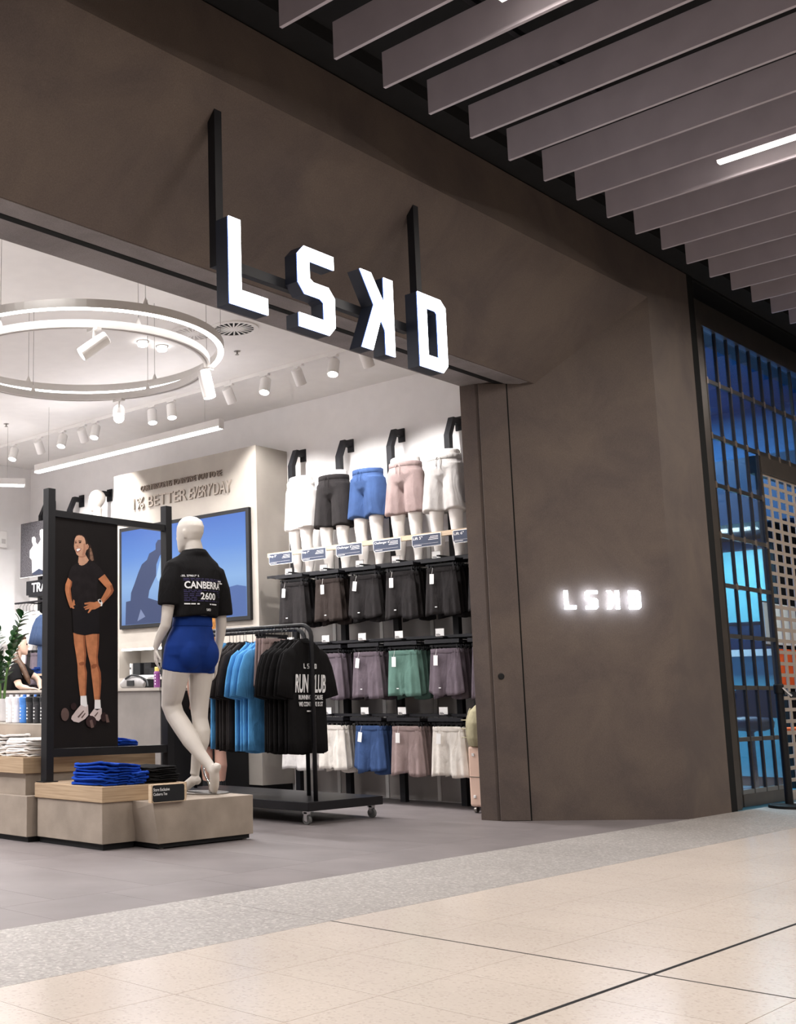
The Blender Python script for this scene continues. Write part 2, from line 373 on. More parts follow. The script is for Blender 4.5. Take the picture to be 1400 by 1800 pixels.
# ---- facade: fascia, raked soffit and flat underside in one solid; splayed jamb and column in another
pf = [(3.9, 4.52), (3.9, 4.12), (4.52, 3.385), (4.95, 3.385), (4.95, 4.66), (3.93, 4.66), (3.93, 4.52)]
hd = struct('wall_front', prism(NB(), pf, (-3, 0, 0), (0, 1, 0), (0, 0, 1), (12.161, 0, 0)), 'facade')
obj('soffit_bounce_panel', box(NB(), -3, 8.30, 4.528, 4.671, 3.380, 3.3848), 'soffit', hd)  # header underside coloured paler to imitate light bouncing up from the shop
obj('soffit_bounce_panel', box(NB(), -3, 8.06, 4.723, 4.948, 3.380, 3.3848), 'soffit', hd)
obj('shadow_gap', box(NB(), -3, 8.18, 4.672, 4.722, 3.3775, 3.39), 'slot', hd)
obj('shadow_gap', box(NB(), -3, 16, 3.912, 3.925, 4.515, 4.66), 'slot', hd)
plan = [(9.16, 3.9), (9.965, 3.9), (9.965, 4.96), (8.012, 4.96), (8.032, 4.838), (8.215, 4.668)]
cl = struct('wall_right', prism(NB(), plan, (0, 0, 0), (1, 0, 0), (0, 1, 0), (0, 0, 4.52)), 'facade')
SA, SB = Vector((9.16, 3.9, 0)), Vector((8.215, 4.668, 0)); SD = (SB - SA).normalized(); SN = Vector((SD.y, -SD.x, 0)) * -1
if SN.y > 0: SN = -SN
def sp(s, z, off=0): return SA + SD * s + Vector((0, 0, z)) + SN * off
# jamb leaf beyond the seam, standing slightly proud, with its lock
jb = NB(); q = [sp(1.222, 0), sp(1.448, 0)]
prism(jb, [(q[0].x, q[0].y), (q[1].x, q[1].y), (q[1].x + SN.x*.012, q[1].y + SN.y*.012), (q[0].x + SN.x*.012, q[0].y + SN.y*.012)], (0,0,.004), (1,0,0), (0,1,0), (0,0,3.372))
jl = obj('jamb_panel', jb, 'facade', cl)
b = NB(); prism(b, [(q[0].x - SD.x*.014, q[0].y - SD.y*.014), (q[0].x, q[0].y), (q[0].x + SN.x*.003, q[0].y + SN.y*.003), (q[0].x - SD.x*.014 + SN.x*.003, q[0].y - SD.y*.014 + SN.y*.003)], (0,0,0), (1,0,0), (0,1,0), (0,0,3.385))
obj('shadow_gap', b, 'slot', cl)
b = NB(); lathe(b, [(.024, 0), (.024, .006), (.018, .008)], sp(1.39, 1.072, .0125), 20, SN); obj('lock', b, 'black', jl)
b = box(NB(), 9.966, 10.10, 3.905, 4.5, 0, 4.56); struct('trim_1', b, 'slot')
# ---- concourse ceiling with its hanging slats and strip lights
cg = struct('ceiling_concourse', box(NB(), -6, 22, -8, 3.912, 4.62, 4.72), 'ceilblack')
obj('bulkhead', box(NB(), -6, 22, 3.72, 3.912, 4.535, 4.62), 'ceilblack', cg)
PITCHX = .437; sl = None
for i in range(-10, 30):
    x = 4.611 + (i - 1) * PITCHX
    if sl is None:
        sl = obj('slat', box(NB(), -.012, .012, -7.5, 3.5, 4.24, 4.452), 'slat', cg, bevel=.002); sl.location = (x, 0, 0)
    else: inst(sl, cg, loc=(x, 0, 0))
for k in range(4):
    obj('carrier_rail', box(NB(), -6, 22, 2.9 - k*1.6, 2.93 - k*1.6, 4.453, 4.49), 'blackmetal', cg)
si = 0
for k in range(-2, 4):
    for (ya, yb) in ((2.66, .1), (-.7, -3.2)):
        x = 4.611 + .5 * PITCHX + k * 6 * PITCHX
        t = thing('strip_light', ('long white strip light glowing between the ceiling slats, nearest the right edge' if (k == 1 and ya > 0) else 'white strip light recessed between the ceiling slats of the concourse'), 'strip light', (x, (ya+yb)/2, 4.27), group='concourse strip lights')
        L2 = (ya - yb) / 2
        obj('housing', box(NB(), -.03, .03, -L2, L2, .012, .075), 'slat', t)
        obj('diffuser', box(NB(), -.022, .022, -L2 + .004, L2 - .004, -.004, .012), 'strip', t)
        lamp('AREA', (x, (ya+yb)/2, 4.262), (0, 0, 0), P_STRIP, (1, .92, .845), shape='RECTANGLE', size=.045, size_y=2*L2)
# ---- shop shell
struct('ceiling', box(NB(), -2, 9.25, 4.951, 12.3, 3.975, 4.1), 'white')
wr = struct('wall_side', box(NB(), 9.2, 9.3, 4.961, 12.34, 0, 3.975), 'offwhite')
for k in range(5):
    y0 = 4.97 + k * .562
    obj('panel', box(NB(), 9.182, 9.2, y0, y0 + .555, .012, 2.33), 'greywall', wr)
    if k: obj('slot_standard', box(NB(), 9.172, 9.186, y0 - .022, y0 + .014, .012, 2.33), 'white', wr)
struct('wall_back', box(NB(), -2, 9.2, 12.24, 12.34, 0, 3.975), 'offwhite')
struct('wall_left', box(NB(), -2.1, -2, 4.95, 12.34, 0, 3.975), 'offwhite')
# mission wall: protruding plaster box on the side wall, with a lit recess
mb = NB(); X0, Xw = 8.71, 9.199
for (y0, y1, z0, z1) in ((7.785, 9.10, .09, 3.485), (9.90, 9.99, .09, 3.485), (9.10, 9.90, .09, 1.165), (9.10, 9.90, 1.49, 3.485)):
    box(mb, X0, Xw, y0, y1, z0, z1)
box(mb, X0 + .33, Xw, 9.10, 9.90, 1.165, 1.49)
ms = struct('wall_mission', mb, 'missn')
obj('plinth', box(NB(), X0 + .03, Xw, 7.82, 9.96, 0, .09), 'black', ms)
obj('light_bar', box(NB(), X0 + .02, X0 + .05, 9.12, 9.88, 1.468, 1.488), 'glow', ms)
M['mletter'] = mat('mission_letters_pale', (.36, .31, .265), .7)
text('lettering', 'OUR MISSION IS TO INSPIRE YOU TO BE', 1.256, .062, (X0 - .012, 9.51, 3.238), (0, -1, 0), (0, 0, 1), ms, mat('mission_letters', (.22, .175, .145), .6), depth=.02, bold=0)
text('lettering', '1% BETTER', .86, .128, (X0 - .012, 9.636, 3.045), (0, -1, 0), (0, 0, 1), ms, 'mletter', depth=.022, bold=.004)
text('lettering', 'EVERY', .36, .128, (X0 - .012, 8.74, 3.045), (0, -1, 0), (0, 0, 1), ms, 'mletter', depth=.022, bold=0, shear=.3)
text('lettering', 'DAY', .25, .128, (X0 - .012, 8.37, 3.045), (0, -1, 0), (0, 0, 1), ms, 'mletter', depth=.022, bold=.0)
# ---- neighbouring shop: frame, header, blue room
nf = struct('trim_2', box(NB(), 10.10, 10.26, 3.93, 4.03, 0, 4.2), 'frame2')
struct('trim_3', box(NB(), 10.25, 10.44, 3.99, 4.05, 0, 4.2), 'frame2')
struct('trim_4', box(NB(), 10.02, 17, 3.96, 4.2, 4.17, 4.39), 'frame2')
struct('trim_5', box(NB(), 10.0, 17, 4.02, 4.3, 4.39, 4.66), 'black')
bl = mat('blue_wall', rgb(16, 90, 150), .6, var=.03); cy = mat('cyan_wall', rgb(60, 150, 178), .6, var=.03); db = mat('deep_blue', rgb(9, 36, 70), .5, var=.03)
struct('ceiling_neighbour', box(NB(), 10.25, 17, 4.2, 9.6, 4.3, 4.4), bl)
struct('wall_neighbour', box(NB(), 14.4, 14.5, 4.06, 9.6, 0, 4.3), bl)
struct('wall_neighbour_back', box(NB(), 10.25, 14.4, 9.5, 9.6, 0, 4.3), bl)
struct('wall_neighbour_left', box(NB(), 10.02, 10.25, 4.06, 9.6, 0, 4.3), bl)
struct('floor_neighbour', box(NB(), 10.02, 17, 3.9, 9.6, -.06, -.001), mat('blue_floor', rgb(60, 110, 130), .3))
struct('wall_pier', box(NB(), 14.38, 22, 3.96, 4.3, 0, 4.66), 'facade')
struct('wall_partition', box(NB(), 13.15, 17, 4.5, 4.56, 0, 3.1), 'black')
b = NB(); box(b, 13.0, 14.4, 4.1, 9.5, 2.75, 3.45); struct('trim_6', b, db)
lamp('AREA', (12.3, 6.2, 4.25), (0, 0, 0), 560, (.45, .80, 1), shape='RECTANGLE', size=.8, size_y=2.4)
lamp('AREA', (13.35, 5.0, 2.735), (0, 0, 0), 50, (.7, .92, 1), shape='RECTANGLE', size=.3, size_y=.6)
# ================================================================ SIGNS ON THE FACADE
M['lip'] = mat('blue_bloom_glow', (.1, .2, .5), .3, emit=((.10, .22, .75), .8))  # blue emission imitating lens bloom around the lit letters
t = thing('shop_sign', 'large illuminated white four-letter sign hanging from the raked soffit', 'sign', (4.19, 3.9, 2.90))
for key in 'lskd':
    b = NB(); letter(b, LOGO[key], (0, .008, 0), (1,0,0), (0,0,1), (0, .082, 0), 1)
    lt = obj('letter_' + key, b, 'signside', t)
    # face inset a few millimetres so a dark rim shows
    b = NB(); letter(b, LOGO[key], (0, -.003, 0), (1,0,0), (0,0,1), (0, .005, 0), 1); obj('lit_face', b, 'sign', lt)
    b = NB(); letter(b, LOGO[key], (0, .002, 0), (1,0,0), (0,0,1), (0, .0058, 0), 1); obj('bloom_band', b, 'lip', lt)  # glowing band put in for the bloom, not a part of the sign
obj('support_bar', box(NB(), .07, 1.72, .09, .13, .235, .29), 'blackmetal', t)
so = lambda y: 4.12 - (y - 3.9) * (4.12 - 3.385) / .62
for x in (.005, 1.825):
    b = NB(); y0, y1 = .092, .142; z = 0.23
    pts = [(y0, z), (y1, z), (y1, so(3.9 + y1) - 2.9 + .004), (y0, so(3.9 + y0) - 2.9 + .004)]
    prism(b, pts, (x, 0, 0), (0,1,0), (0,0,1), (.055, 0, 0)); obj('hanging_post', b, 'blackmetal', t)
# halo-lit wall sign on the splayed jamb
o = sp(.868, 1.583, .028)
t = thing('wall_sign', 'small white halo-lit letters on the brown splayed wall', 'sign', o)
for key in 'lskd':
    b = NB(); letter(b, LOGO[key], (0,0,0), -SD, (0,0,1), SN * .016, .302); obj('letter_' + key, b, 'halo', t)
    b2 = NB()
    for (x, y) in {'l': [(.045,.1),(.2,.05)], 's': [(.7,.44),(.7,.04)], 'k': [(1.385,.1),(1.385,.4)], 'd': [(1.74,.1),(1.74,.4)]}[key]:
        lathe(b2, [(.005, -.0285), (.005, .002)], Vector((0,0,0)) - SD*x*.302 + Vector((0,0,y*.302)), 8, SN)
    obj('stand_off', b2, 'steel', t)
# ================================================================ CEILING FITTINGS IN THE SHOP
RC = Vector((5.02, 6.11, 0))
def ring_mesh(bm, r, w, z0, z1, n=96):
    rings = []
    for i in range(n):
        a = 2*math.pi*i/n; d = Vector((math.cos(a), math.sin(a), 0))
        rings.append([d*(r-w) + Vector((0,0,z0)), d*(r+w) + Vector((0,0,z0)), d*(r+w) + Vector((0,0,z1)), d*(r-w) + Vector((0,0,z1))])
    return loft(bm, rings, closed=True)
t = thing('ring_light', 'large white double ring pendant light hanging inside the shop', 'pendant light', (5.02, 6.11, 3.3))
obj('upper_ring', ring_mesh(NB(), .985, .022, .0, .055), 'lampwhite', t, smooth=False)
obj('upper_diffuser', ring_mesh(NB(), .985, .019, -.005, -.0005), 'glow', t)
obj('lower_ring', ring_mesh(NB(), .885, .022, -.095, -.045), 'lampwhite', t)
obj('track_groove', ring_mesh(NB(), .885, .006, -.0965, -.0945), 'greywall', t)
for i in range(6):
    a = math.radians(15 + 60*i)
    for r, z in ((.985, .055), (.885, -.045)):
        b = NB(); tube(b, [(r*math.cos(a), r*math.sin(a), z), (r*math.cos(a), r*math.sin(a), .674)], .0016, 5); obj('suspension_cable', b, 'steel', t)
        b = NB(); lathe(b, [(.02, 0), (.014, .02), (.003, .05)], (r*math.cos(a), r*math.sin(a), z), 10); obj('cable_grip', b, 'lampwhite', t)
for i in range(8):
    a = 2*math.pi*i/8
    pl = lamp('AREA', (5.02 + .93*math.cos(a), 6.11 + .93*math.sin(a), 3.19), (0, 0, 0), P_RING, (1, .97, .955), shape='DISK', size=.12)
    lamp('AREA', (5.02 + .93*math.cos(a), 6.11 + .93*math.sin(a), 3.37), (math.pi, 0, 0), P_RING*.07, (1, .95, .93), shape='DISK', size=.15)  # upward lamp added above the ring to brighten the ceiling
def spot_head(name, label, group, top, direction, length=.15, r=.042, power=0, color=(1, .965, .94), size=1.0, lit=True):
    """cylinder spotlight on a stem; top = where the stem meets the track"""
    top = Vector(top); d = Vector(direction).normalized(); t = thing(name, label, 'spotlight', top, group=group)
    c = Vector((0, 0, -.115))
    b = NB(); box(b, -.018, .018, -.05, .05, -.018, 0); obj('track_adapter', b, 'lampwhite', t)
    b = NB(); tube(b, [(0,0,-.016), (0,0,-.075)], .009, 8); obj('stem', b, 'lampwhite', t)
    b = NB(); p = c - d*length*.5
    lathe(b, [(.004, -.004), (r*.9, 0), (r, .006), (r, length), (r*.9, length), (r*.86, length - .012)], p, 24, d); obj('barrel', b, 'lampwhite', t, smooth=False)
    b = NB(); lathe(b, [(r*.84, 0), (r*.84, .004)], p + d*(length - .011), 20, d); obj('lens', b, 'glowhead' if lit else 'lampwhite', t)
    if power:
        o = lamp('SPOT', top + p + d*(length + .012), (0,0,0), power, color, spot_size=size, spot_blend=.6, shadow_soft_size=.03)
        aim(o, top + p + d*3)
    return t
# three heads on the ring
g = 'spotlights on the ring pendant'
for (ax_, dr, lab, pw) in ((math.radians(-124), (-.62, .50, -.58), 'white cylinder spotlight under the near side of the ring, pointing left', 30), (math.radians(-41), (.15, -.14, -.95), 'white cylinder spotlight at the right end of the ring, pointing down', 40), (math.radians(31), (-.56, -.62, -.55), 'dazzling white spotlight on the far side of the ring, facing the camera', 40)):
    spot_head('ring_spotlight', lab, g, RC + Vector((.885*math.cos(ax_), .885*math.sin(ax_), 3.205)), dr, .2, .045, pw)
# track along the side wall
t = thing('lighting_track', 'long white ceiling track carrying cylinder spotlights along the shorts wall', 'light track', (8.03, 8.5, 3.95))
obj('rail', box(NB(), -.018, .018, -3.4, 3.2, -.012, .024), 'lampwhite', t)
for (y0) in (-3.3, -1.0, 1.2, 3.1): obj('clip', box(NB(), -.022, .022, y0-.03, y0+.03, -.002, .0245), 'lampwhite', t)
g = 'spotlights on the ceiling track'
ys = [5.30, 5.87, 6.23, 6.63, 7.04, 7.50, 8.31, 8.60, 9.52, 9.73, 10.10, 10.52, 11.03]
lit = [1, 0, 1, 0, 1, 0, 1, 1, 1, 0, 1, 0, 1]
for i, y in enumerate(ys):
    d = (-.34, -.12, -.93) if lit[i] else (.52, .04 if i < 6 else .2, -.80)
    if i in (6, 7): d = (-.12, -.2, -.95)
    spot_head('track_spotlight', f'white track spotlight turned to the {"room" if lit[i] else "wall"}, {ORD[i] if i < 12 else "thirteenth"} from the shopfront', g, (8.03, y, 3.94), d, .15, .05, P_TRACK*.5 if lit[i] else P_TRACK, size=1.25 if lit[i] else 1.5, lit=bool(lit[i]))
# unseen spotlights added beyond the frame to fill the shop with light
for i, (x, y) in enumerate([(2.2, 6.2), (2.2, 7.8), (2.2, 9.4), (2.2, 11.0), (5.2, 9.0), (5.6, 10.8)]):
    spot_head('shop_fill_spot', 'added unseen fill spotlight over the middle of the shop', 'added fill spotlights over the shop floor', (x, y, 3.975), (.25, .1, -.95), .15, .05, P_TRACK, size=1.6)
for i, x in enumerate((1.2, 2.7, 4.2)):  # unseen spotlights added so floor bounce lifts the header underside
    spot_head('entrance_fill_spot', 'added unseen fill spotlight over the shop entrance, behind the facade header', 'added fill spotlights over the entrance', (x, 5.45, 3.975), (.05, .10, -1), .15, .05, P_TRACK*.45, size=1.5)
# linear pendants
def pendant(label, a, bp, z, pw):
    a = Vector(a); bp = Vector(bp); mid = (a + bp)/2; L2 = (bp - a).length/2; ang = math.atan2(bp.y - a.y, bp.x - a.x)
    t = thing('linear_pendant', label, 'pendant light', (mid.x, mid.y, z), rotz=ang, group='linear pendants in the shop')
    obj('housing', box(NB(), -L2, L2, -.032, .032, .012, .082), 'lampwhite', t, bevel=.004)
    obj('diffuser', box(NB(), -L2 + .01, L2 - .01, -.030, .030, -.006, .0115), 'glow', t)
    obj('end_cap', box(NB(), -L2 - .006, -L2, -.032, .032, -.006, .082), 'lampwhite', t); obj('end_cap', box(NB(), L2, L2 + .006, -.032, .032, -.006, .082), 'lampwhite', t)
    for x in (-L2 + .2, L2 - .2):
        b = NB(); tube(b, [(x, 0, .08), (x, 0, 3.975 - z)], .0016, 5); obj('suspension_cable', b, 'steel', t)
    lamp('AREA', (mid.x, mid.y, z + .10), (math.pi, 0, ang + math.pi/2), pw*.055, (1, .96, .96), shape='RECTANGLE', size=.05, size_y=2*L2)  # added upward fill for the ceiling and upper walls
    lamp('AREA', (mid.x, mid.y, z - .02), (0, 0, ang + math.pi/2), pw, (1, .97, .96), shape='RECTANGLE', size=.06, size_y=2*L2)
pendant('long white linear pendant lamp hanging in front of the mission wall', (7.345, 6.97), (7.34, 9.66), 3.30, P_PEND)
pendant('white linear pendant lamp cut by the left edge of the photo', (7.70, 10.35), (5.3, 13.4 - 1.3), 3.30, P_PEND)
pendant('added unseen linear pendant lamp further left in the shop', (1.5, 5.9), (1.5, 8.6), 3.3, P_PEND*1.6)  # out of view, added for more light in the shop
pendant('added unseen linear pendant lamp at the left rear of the shop', (3.6, 9.0), (3.6, 11.6), 3.3, P_PEND)  # also an unseen lamp added for its light
# ceiling vents, downlights, sprinklers
def vent(label, c, dark):
    t = thing('ceiling_vent', label, 'vent', (c[0], c[1], 3.975))
    b = NB(); lathe(b, [(.20, 0), (.20, -.004), (.17, -.007)], (0,0,0), 32); obj('plate', b, 'slot' if dark else 'greyfab', t)
    bb = None
    for i in range(20):
        a = 2*math.pi*i/20; b = NB()
        p = [Vector((math.cos(a)*.035, math.sin(a)*.035, -.011)), Vector((math.cos(a+.12)*.165, math.sin(a+.12)*.165, -.010))]
        w = Vector((-math.sin(a), math.cos(a), 0))
        prism(b, [(-.5,0),(.5,0),(.5,1),(-.5,1)], p[0], w*.014, p[1]-p[0], (0,0,.006)); obj('blade', b, 'white', t)
    b = NB(); lathe(b, [(.035, -.004), (.035, -.012), (.01, -.015)], (0,0,0), 16); obj('hub', b, 'white', t)
    b = NB(); ring_mesh(b, .185, .018, -.012, 0, 32); obj('rim', b, 'white', t)
vent('round white swirl ceiling vent with dark slots beside the ring', (6.89, 6.37), True)
vent('pale round ceiling vent half behind the ring pendant', (6.72, 6.68), False)
for (x, y, lab) in ((6.56, 7.14, 'left of the two white ceiling downlights seen through the ring'), (6.78, 7.13, 'right of the two white ceiling downlights seen through the ring')):
    t = thing('downlight', lab, 'downlight', (x, y, 3.975), group='ceiling downlights')
    b = NB(); lathe(b, [(.055, 0), (.055, -.006), (.045, -.008)], (0,0,0), 20); obj('trim_ring', b, 'steel', t)
    b = NB(); lathe(b, [(.043, -.006), (.045, -.03), (.04, -.042)], (0,0,0), 20); obj('lens', b, 'glow', t)
for (x, y, lab) in ((7.38, 6.79, 'small ceiling sprinkler head near the swirl vent'), (7.43, 10.35, 'small ceiling sprinkler head at the far left')):
    t = thing('sprinkler', lab, 'sprinkler', (x, y, 3.975)); b = NB(); lathe(b, [(.03, 0), (.03, -.004), (.008, -.008), (.008, -.03), (.018, -.032), (.018, -.035)], (0,0,0), 14); obj('head', b, 'steel', t)
    b = NB(); lathe(b, [(.036, 0), (.036, -.002)], (0,0,0), 14); obj('escutcheon', b, 'white', t)
# ================================================================ GARMENT BUILDERS
def shorts_mesh(wt, wb, Lh, dp, seed, notch=.035, N=84, V=15, flare=0):
    rnd = random.Random(seed); ph = [rnd.uniform(0, 6.28) for _ in range(4)]; bm = NB(); rings = []
    sgn = lambda c, e: math.copysign(abs(c) ** e, c)
    for j in range(V + 1):
        v = j / V; a = (wt + (wb - wt) * (v ** .8)) / 2; r = []
        for i in range(N):
            th = 2*math.pi*i/N; cx_, sy_ = math.cos(th), math.sin(th)
            x = a * sgn(cx_, .85); y = dp * (.55 + .45*v) * sgn(sy_, .6)
            k = x / a
            f = .5*math.sin(5.2*k + ph[0] + .8*v) + .4*math.sin(10.1*k + ph[1] - 1.2*v) + .2*math.sin(19*k + ph[2])
            y += dp * .95 * f * (.12 + .88*v**1.3) * abs(sy_) + .0035*math.sin(34*k + ph[3])*math.exp(-5*v)*abs(sy_)
            cl_ = x + .012*math.sin(3*v + ph[2])
            y -= math.copysign(1, sy_) * dp * .85 * min(1, 1.4*v) * math.exp(-(cl_/.012)**2) * (abs(sy_) > .2)
            z = -v * Lh + (notch * math.exp(-(cl_/.011)**2) + flare * abs(k)**3 - .016*abs(math.sin(1.57*k + .3)) + .008*math.sin(4*k + ph[3])) * v**5
            r.append(Vector((x, y, z)))
        rings.append(r)
    loft(bm, rings, cap=True); return mesh_of('shorts_body', bm, smooth=True)
def band_mesh(wt, dp, h):
    bm = NB(); rings = []
    for z in (.002, -.004, -h + .004, -h):
        e = 0 if z in (.002, -h) else .003
        rings.append([Vector(((wt/2 + .002 + e) * math.copysign(abs(math.cos(t))**.85, math.cos(t)), (dp*.6 + .002 + e) * math.copysign(abs(math.sin(t))**.6, math.sin(t)) * (1 + .05*math.sin(30*t)), z)) for t in [2*math.pi*i/36 for i in range(36)]])
    loft(bm, rings); return mesh_of('waistband', bm, smooth=True)
def clip_hanger_mesh(w):
    bm = NB(); box(bm, -w/2, w/2, -.006, .006, .018, .034)
    for x in (-w/2 + .02, w/2 - .03): box(bm, x, x + .014, -.012, .012, -.018, .036)
    tube(bm, smoothpath([(0,0,.03), (0,0,.06), (.012,0,.078), (0,0,.092)], 3), .0028, 6)
    return mesh_of('clip_hanger', bm)
HANG = clip_hanger_mesh(.30)
BAND = band_mesh(.285, .022, .04)
SHM = [shorts_mesh(.285, .355, .40, .024, 3), shorts_mesh(.285, .345, .385, .024, 8), shorts_mesh(.285, .36, .39, .024, 14, flare=.04), shorts_mesh(.285, .35, .405, .024, 21)]
def share(me, m):
    c = me.copy(); c.materials.clear(); c.materials.append(M[m]); return c
_cache = {}
def shared(me, m):
    k = (me.name, m)
    if k not in _cache: _cache[k] = share(me, m)
    return _cache[k]
def link(name, me, parent, loc=(0,0,0), rot=(0,0,0)):
    o = bpy.data.objects.new(name, me); COL.objects.link(o); o.parent = parent; o.location = loc; o.rotation_euler = rot
    WL[o.name] = WL[parent.name].copy(); return o
TAGM = mesh_of('hang_tag', box(NB(), -.021, .021, -.001, .001, -.086, 0)); TAGM.materials.append(M['paper'])
b = NB(); tube(b, [(0,0,0), (.006,0,.03), (.01,0,.055)], .0013, 5); STRM = mesh_of('tag_string', b); STRM.materials.append(M['paper'])
HANG.materials.append(M['blackmetal'])
LOGM = mesh_of('logo_tab', box(NB(), -.011, .011, -.0008, .0008, -.004, .004)); LOGM.materials.append(M['print'])
def hanging_shorts(label, group, loc, m, k, front, tagx=-.07, tagtilt=0, logo=True, logoz=-.33, rotz=-math.pi/2):
    t = thing('hanging_shorts', label, 'shorts', loc, rotz, group)
    link('shorts_body', shared(SHM[k % 4], m), t); link('waistband', shared(BAND, m), t); link('hanger', HANG, t)
    if front:
        tg = link('hang_tag', TAGM, t, (tagx, -.042, -.055), (0, tagtilt, 0)); link('tag_string', STRM, tg)
        if logo: link('logo_tab', LOGM, t, (tagx + .03, -.044, logoz))
    return t
# ---- T-shirt on a hanger
def tee_mesh(seed, fold=1.0):
    rnd = random.Random(seed); ph = [rnd.uniform(0, 6.28) for _ in range(4)]; bm = NB(); rings = []
    prof = [(.004,.075,.014),(-.018,.105,.018),(-.052,.155,.019),(-.095,.198,.018),(-.145,.222,.016),(-.22,.225,.015),(-.32,.224,.016),(-.45,.226,.017),(-.6,.229,.018),(-.74,.232,.019),(-.83,.234,.020)]
    N = 72
    for j, (z, a, d) in enumerate(prof):
        v = -z / .83; r = []
        for i in range(N):
            th = 2*math.pi*i/N; c, s = math.cos(th), math.sin(th)
            x = a*math.copysign(abs(c)**.8, c); y = d*math.copysign(abs(s)**.55, s); k = x/.232
            f = .5*math.sin(4.3*k + ph[0]) + .35*math.sin(8.7*k + ph[1]) + .2*math.sin(15*k + ph[2])
            y += .022*fold*f*max(0, v - .12)*abs(s)
            r.append(Vector((x, y, z + .012*math.sin(5*k + ph[3])*v**3)))
        rings.append(r)
    loft(bm, rings)
    for sgn in (-1, 1):
        pts = []
        for (x, z, dy, rx, ry) in ((.150,-.085,0,.016,.048),(.196,-.14,.0,.019,.078),(.230,-.22,-.004,.020,.088),(.254,-.31,-.007,.021,.092),(.274,-.425,-.012,.022,.096)):
            pts.append((Vector((sgn*x, dy, z)), rx, ry))
        limb(bm, pts, 16)
    return mesh_of('tee_body', bm, smooth=True)
TEEM = [tee_mesh(1, .5), tee_mesh(5, 1.1), tee_mesh(9, 1.1)]
b = NB(); rr = []
for i in range(28):
    a = 2*math.pi*i/28; rr.append(Vector((.078*math.cos(a), .028*math.sin(a), .004 - .03*(math.sin(a) < 0)*abs(math.sin(a)))))
loft(b, [[p + (Vector((p.x, p.y, 0)).normalized()*math.cos(q)*.006) + Vector((0,0,math.sin(q)*.008)) for q in [2*math.pi*k/6 for k in range(6)]] for p in rr], closed=True)
COLLAR = mesh_of('collar', b, smooth=True)
b = NB(); tube(b, smoothpath([(-.185,0,-.085), (-.1,0,-.03), (0,0,.012), (.1,0,-.03), (.185,0,-.085)], 4), .006, 6)
tube(b, smoothpath([(0,0,.012), (0,0,.075), (.02,0,.10), (0,0,.122), (-.02,0,.105)], 4), .0022, 6)
THANG = mesh_of('hanger', b); THANG.materials.append(M['blackmetal'])
def hanging_tee(label, group, loc, m, k, rotz=0):
    t = thing('hanging_tee', label, 't-shirt', loc, rotz, group)
    link('tee_body', shared(TEEM[k % 3], m), t); link('collar', shared(COLLAR, m), t); link('hanger', THANG, t); return t
# ---- folded tees
def folded_mesh(seed, w, d, th):
    rnd = random.Random(seed); bm = NB(); N = 40; ph = [rnd.uniform(0, 6.28) for _ in range(5)]; rings = []
    for (z, e) in ((0, -.012), (th*.12, -.001), (th*.5, .003), (th*.88, 0), (th, -.012)):
        r = []
        for i in range(N):
            t = 2*math.pi*i/N; c, s = math.cos(t), math.sin(t)
            x = (w/2 + e)*math.copysign(abs(c)**.35, c); y = (d/2 + e)*math.copysign(abs(s)**.35, s)
            j = .004*math.sin(3*t + ph[0]) + .003*math.sin(7*t + ph[1])
            r.append(Vector((x*(1 + j*3), y*(1 + j*3), z + .0035*math.sin(4*t + ph[2]) + .0025*math.sin(9*t + ph[3]))))
        rings.append(r)
    loft(bm, rings); return mesh_of('folded_body', bm, smooth=True)
FOLDM = [folded_mesh(s, .30, .25, .0155) for s in (2, 6, 11, 17)]
b = NB(); tube(b, smoothpath([(-.05,-.128,.009),(-.02,-.132,.012),(.02,-.132,.012),(.05,-.128,.009)], 3), .004, 6); FCOL = mesh_of('folded_collar', b, smooth=True)
def stack(name, what, group, loc, n, m, th, rotz=0, jit=.012, sc=(1,1), lift=None):
    rnd = random.Random(hash((round(loc[0]*100), round(loc[1]*100))) & 255)
    for i in range(n):
        pos = 'lowest in' if i == 0 else ('topmost of' if i == n - 1 else f'{ORD[i]} from the bottom of')
        t = thing('folded_tee', f'{what}, {pos} its stack', 't-shirt', (loc[0] + rnd.uniform(-jit, jit), loc[1] + rnd.uniform(-jit, jit), loc[2] + i*th), rotz + rnd.uniform(-.07, .07), group)
        t.scale = (sc[0], sc[1], th/.0155)
        link('folded_body', shared(FOLDM[i % 4], m), t); link('collar', shared(FCOL, m), t)
        if lift and i >= n - 3: t.rotation_euler = (rnd.uniform(-.08, .0), lift*(i - n + 4)/3, t.rotation_euler.z)
# ================================================================ DISPLAY PLINTHS (left)
t = thing('display_plinth', 'low tapered concrete-look plinth carrying the mannequin', 'plinth', (5.4, 5.7, 0))
b = NB(); ZT = .283
v = [b.verts.new(p) for p in ((4.99,5.312,.035),(5.84,5.312,.035),(5.84,6.17,.035),(5.0,6.17,.035),(4.944,5.312,ZT),(5.845,5.312,ZT),(5.845,6.17,ZT),(5.0,6.17,ZT))]
for f in ((0,3,2,1),(4,5,6,7),(0,1,5,4),(1,2,6,5),(2,3,7,6),(3,0,4,7)): b.faces.new([v[i] for i in f])
obj('body', b, 'conc', t, world=True, bevel=.003)
obj('kick_base', box(NB(), 5.01, 5.82, 5.33, 6.15, .008, .034), 'black', t, world=True)
for x, y in ((5.80, 5.36), (5.05, 5.36), (5.80, 6.1)):
    b = NB(); lathe(b, [(.018, 0), (.018, .006), (.008, .009), (.008, .03)], (x, y, 0), 10); obj('foot', b, 'steel', t, world=True)
t = thing('display_table', 'low concrete-look display block with an oak top holding folded blue and black tees', 'display table', (4.85, 5.8, 0))
obj('body', box(NB(), 4.712, 4.985, 5.514, 6.16, .038, .2825), 'conc', t, world=True, bevel=.003)
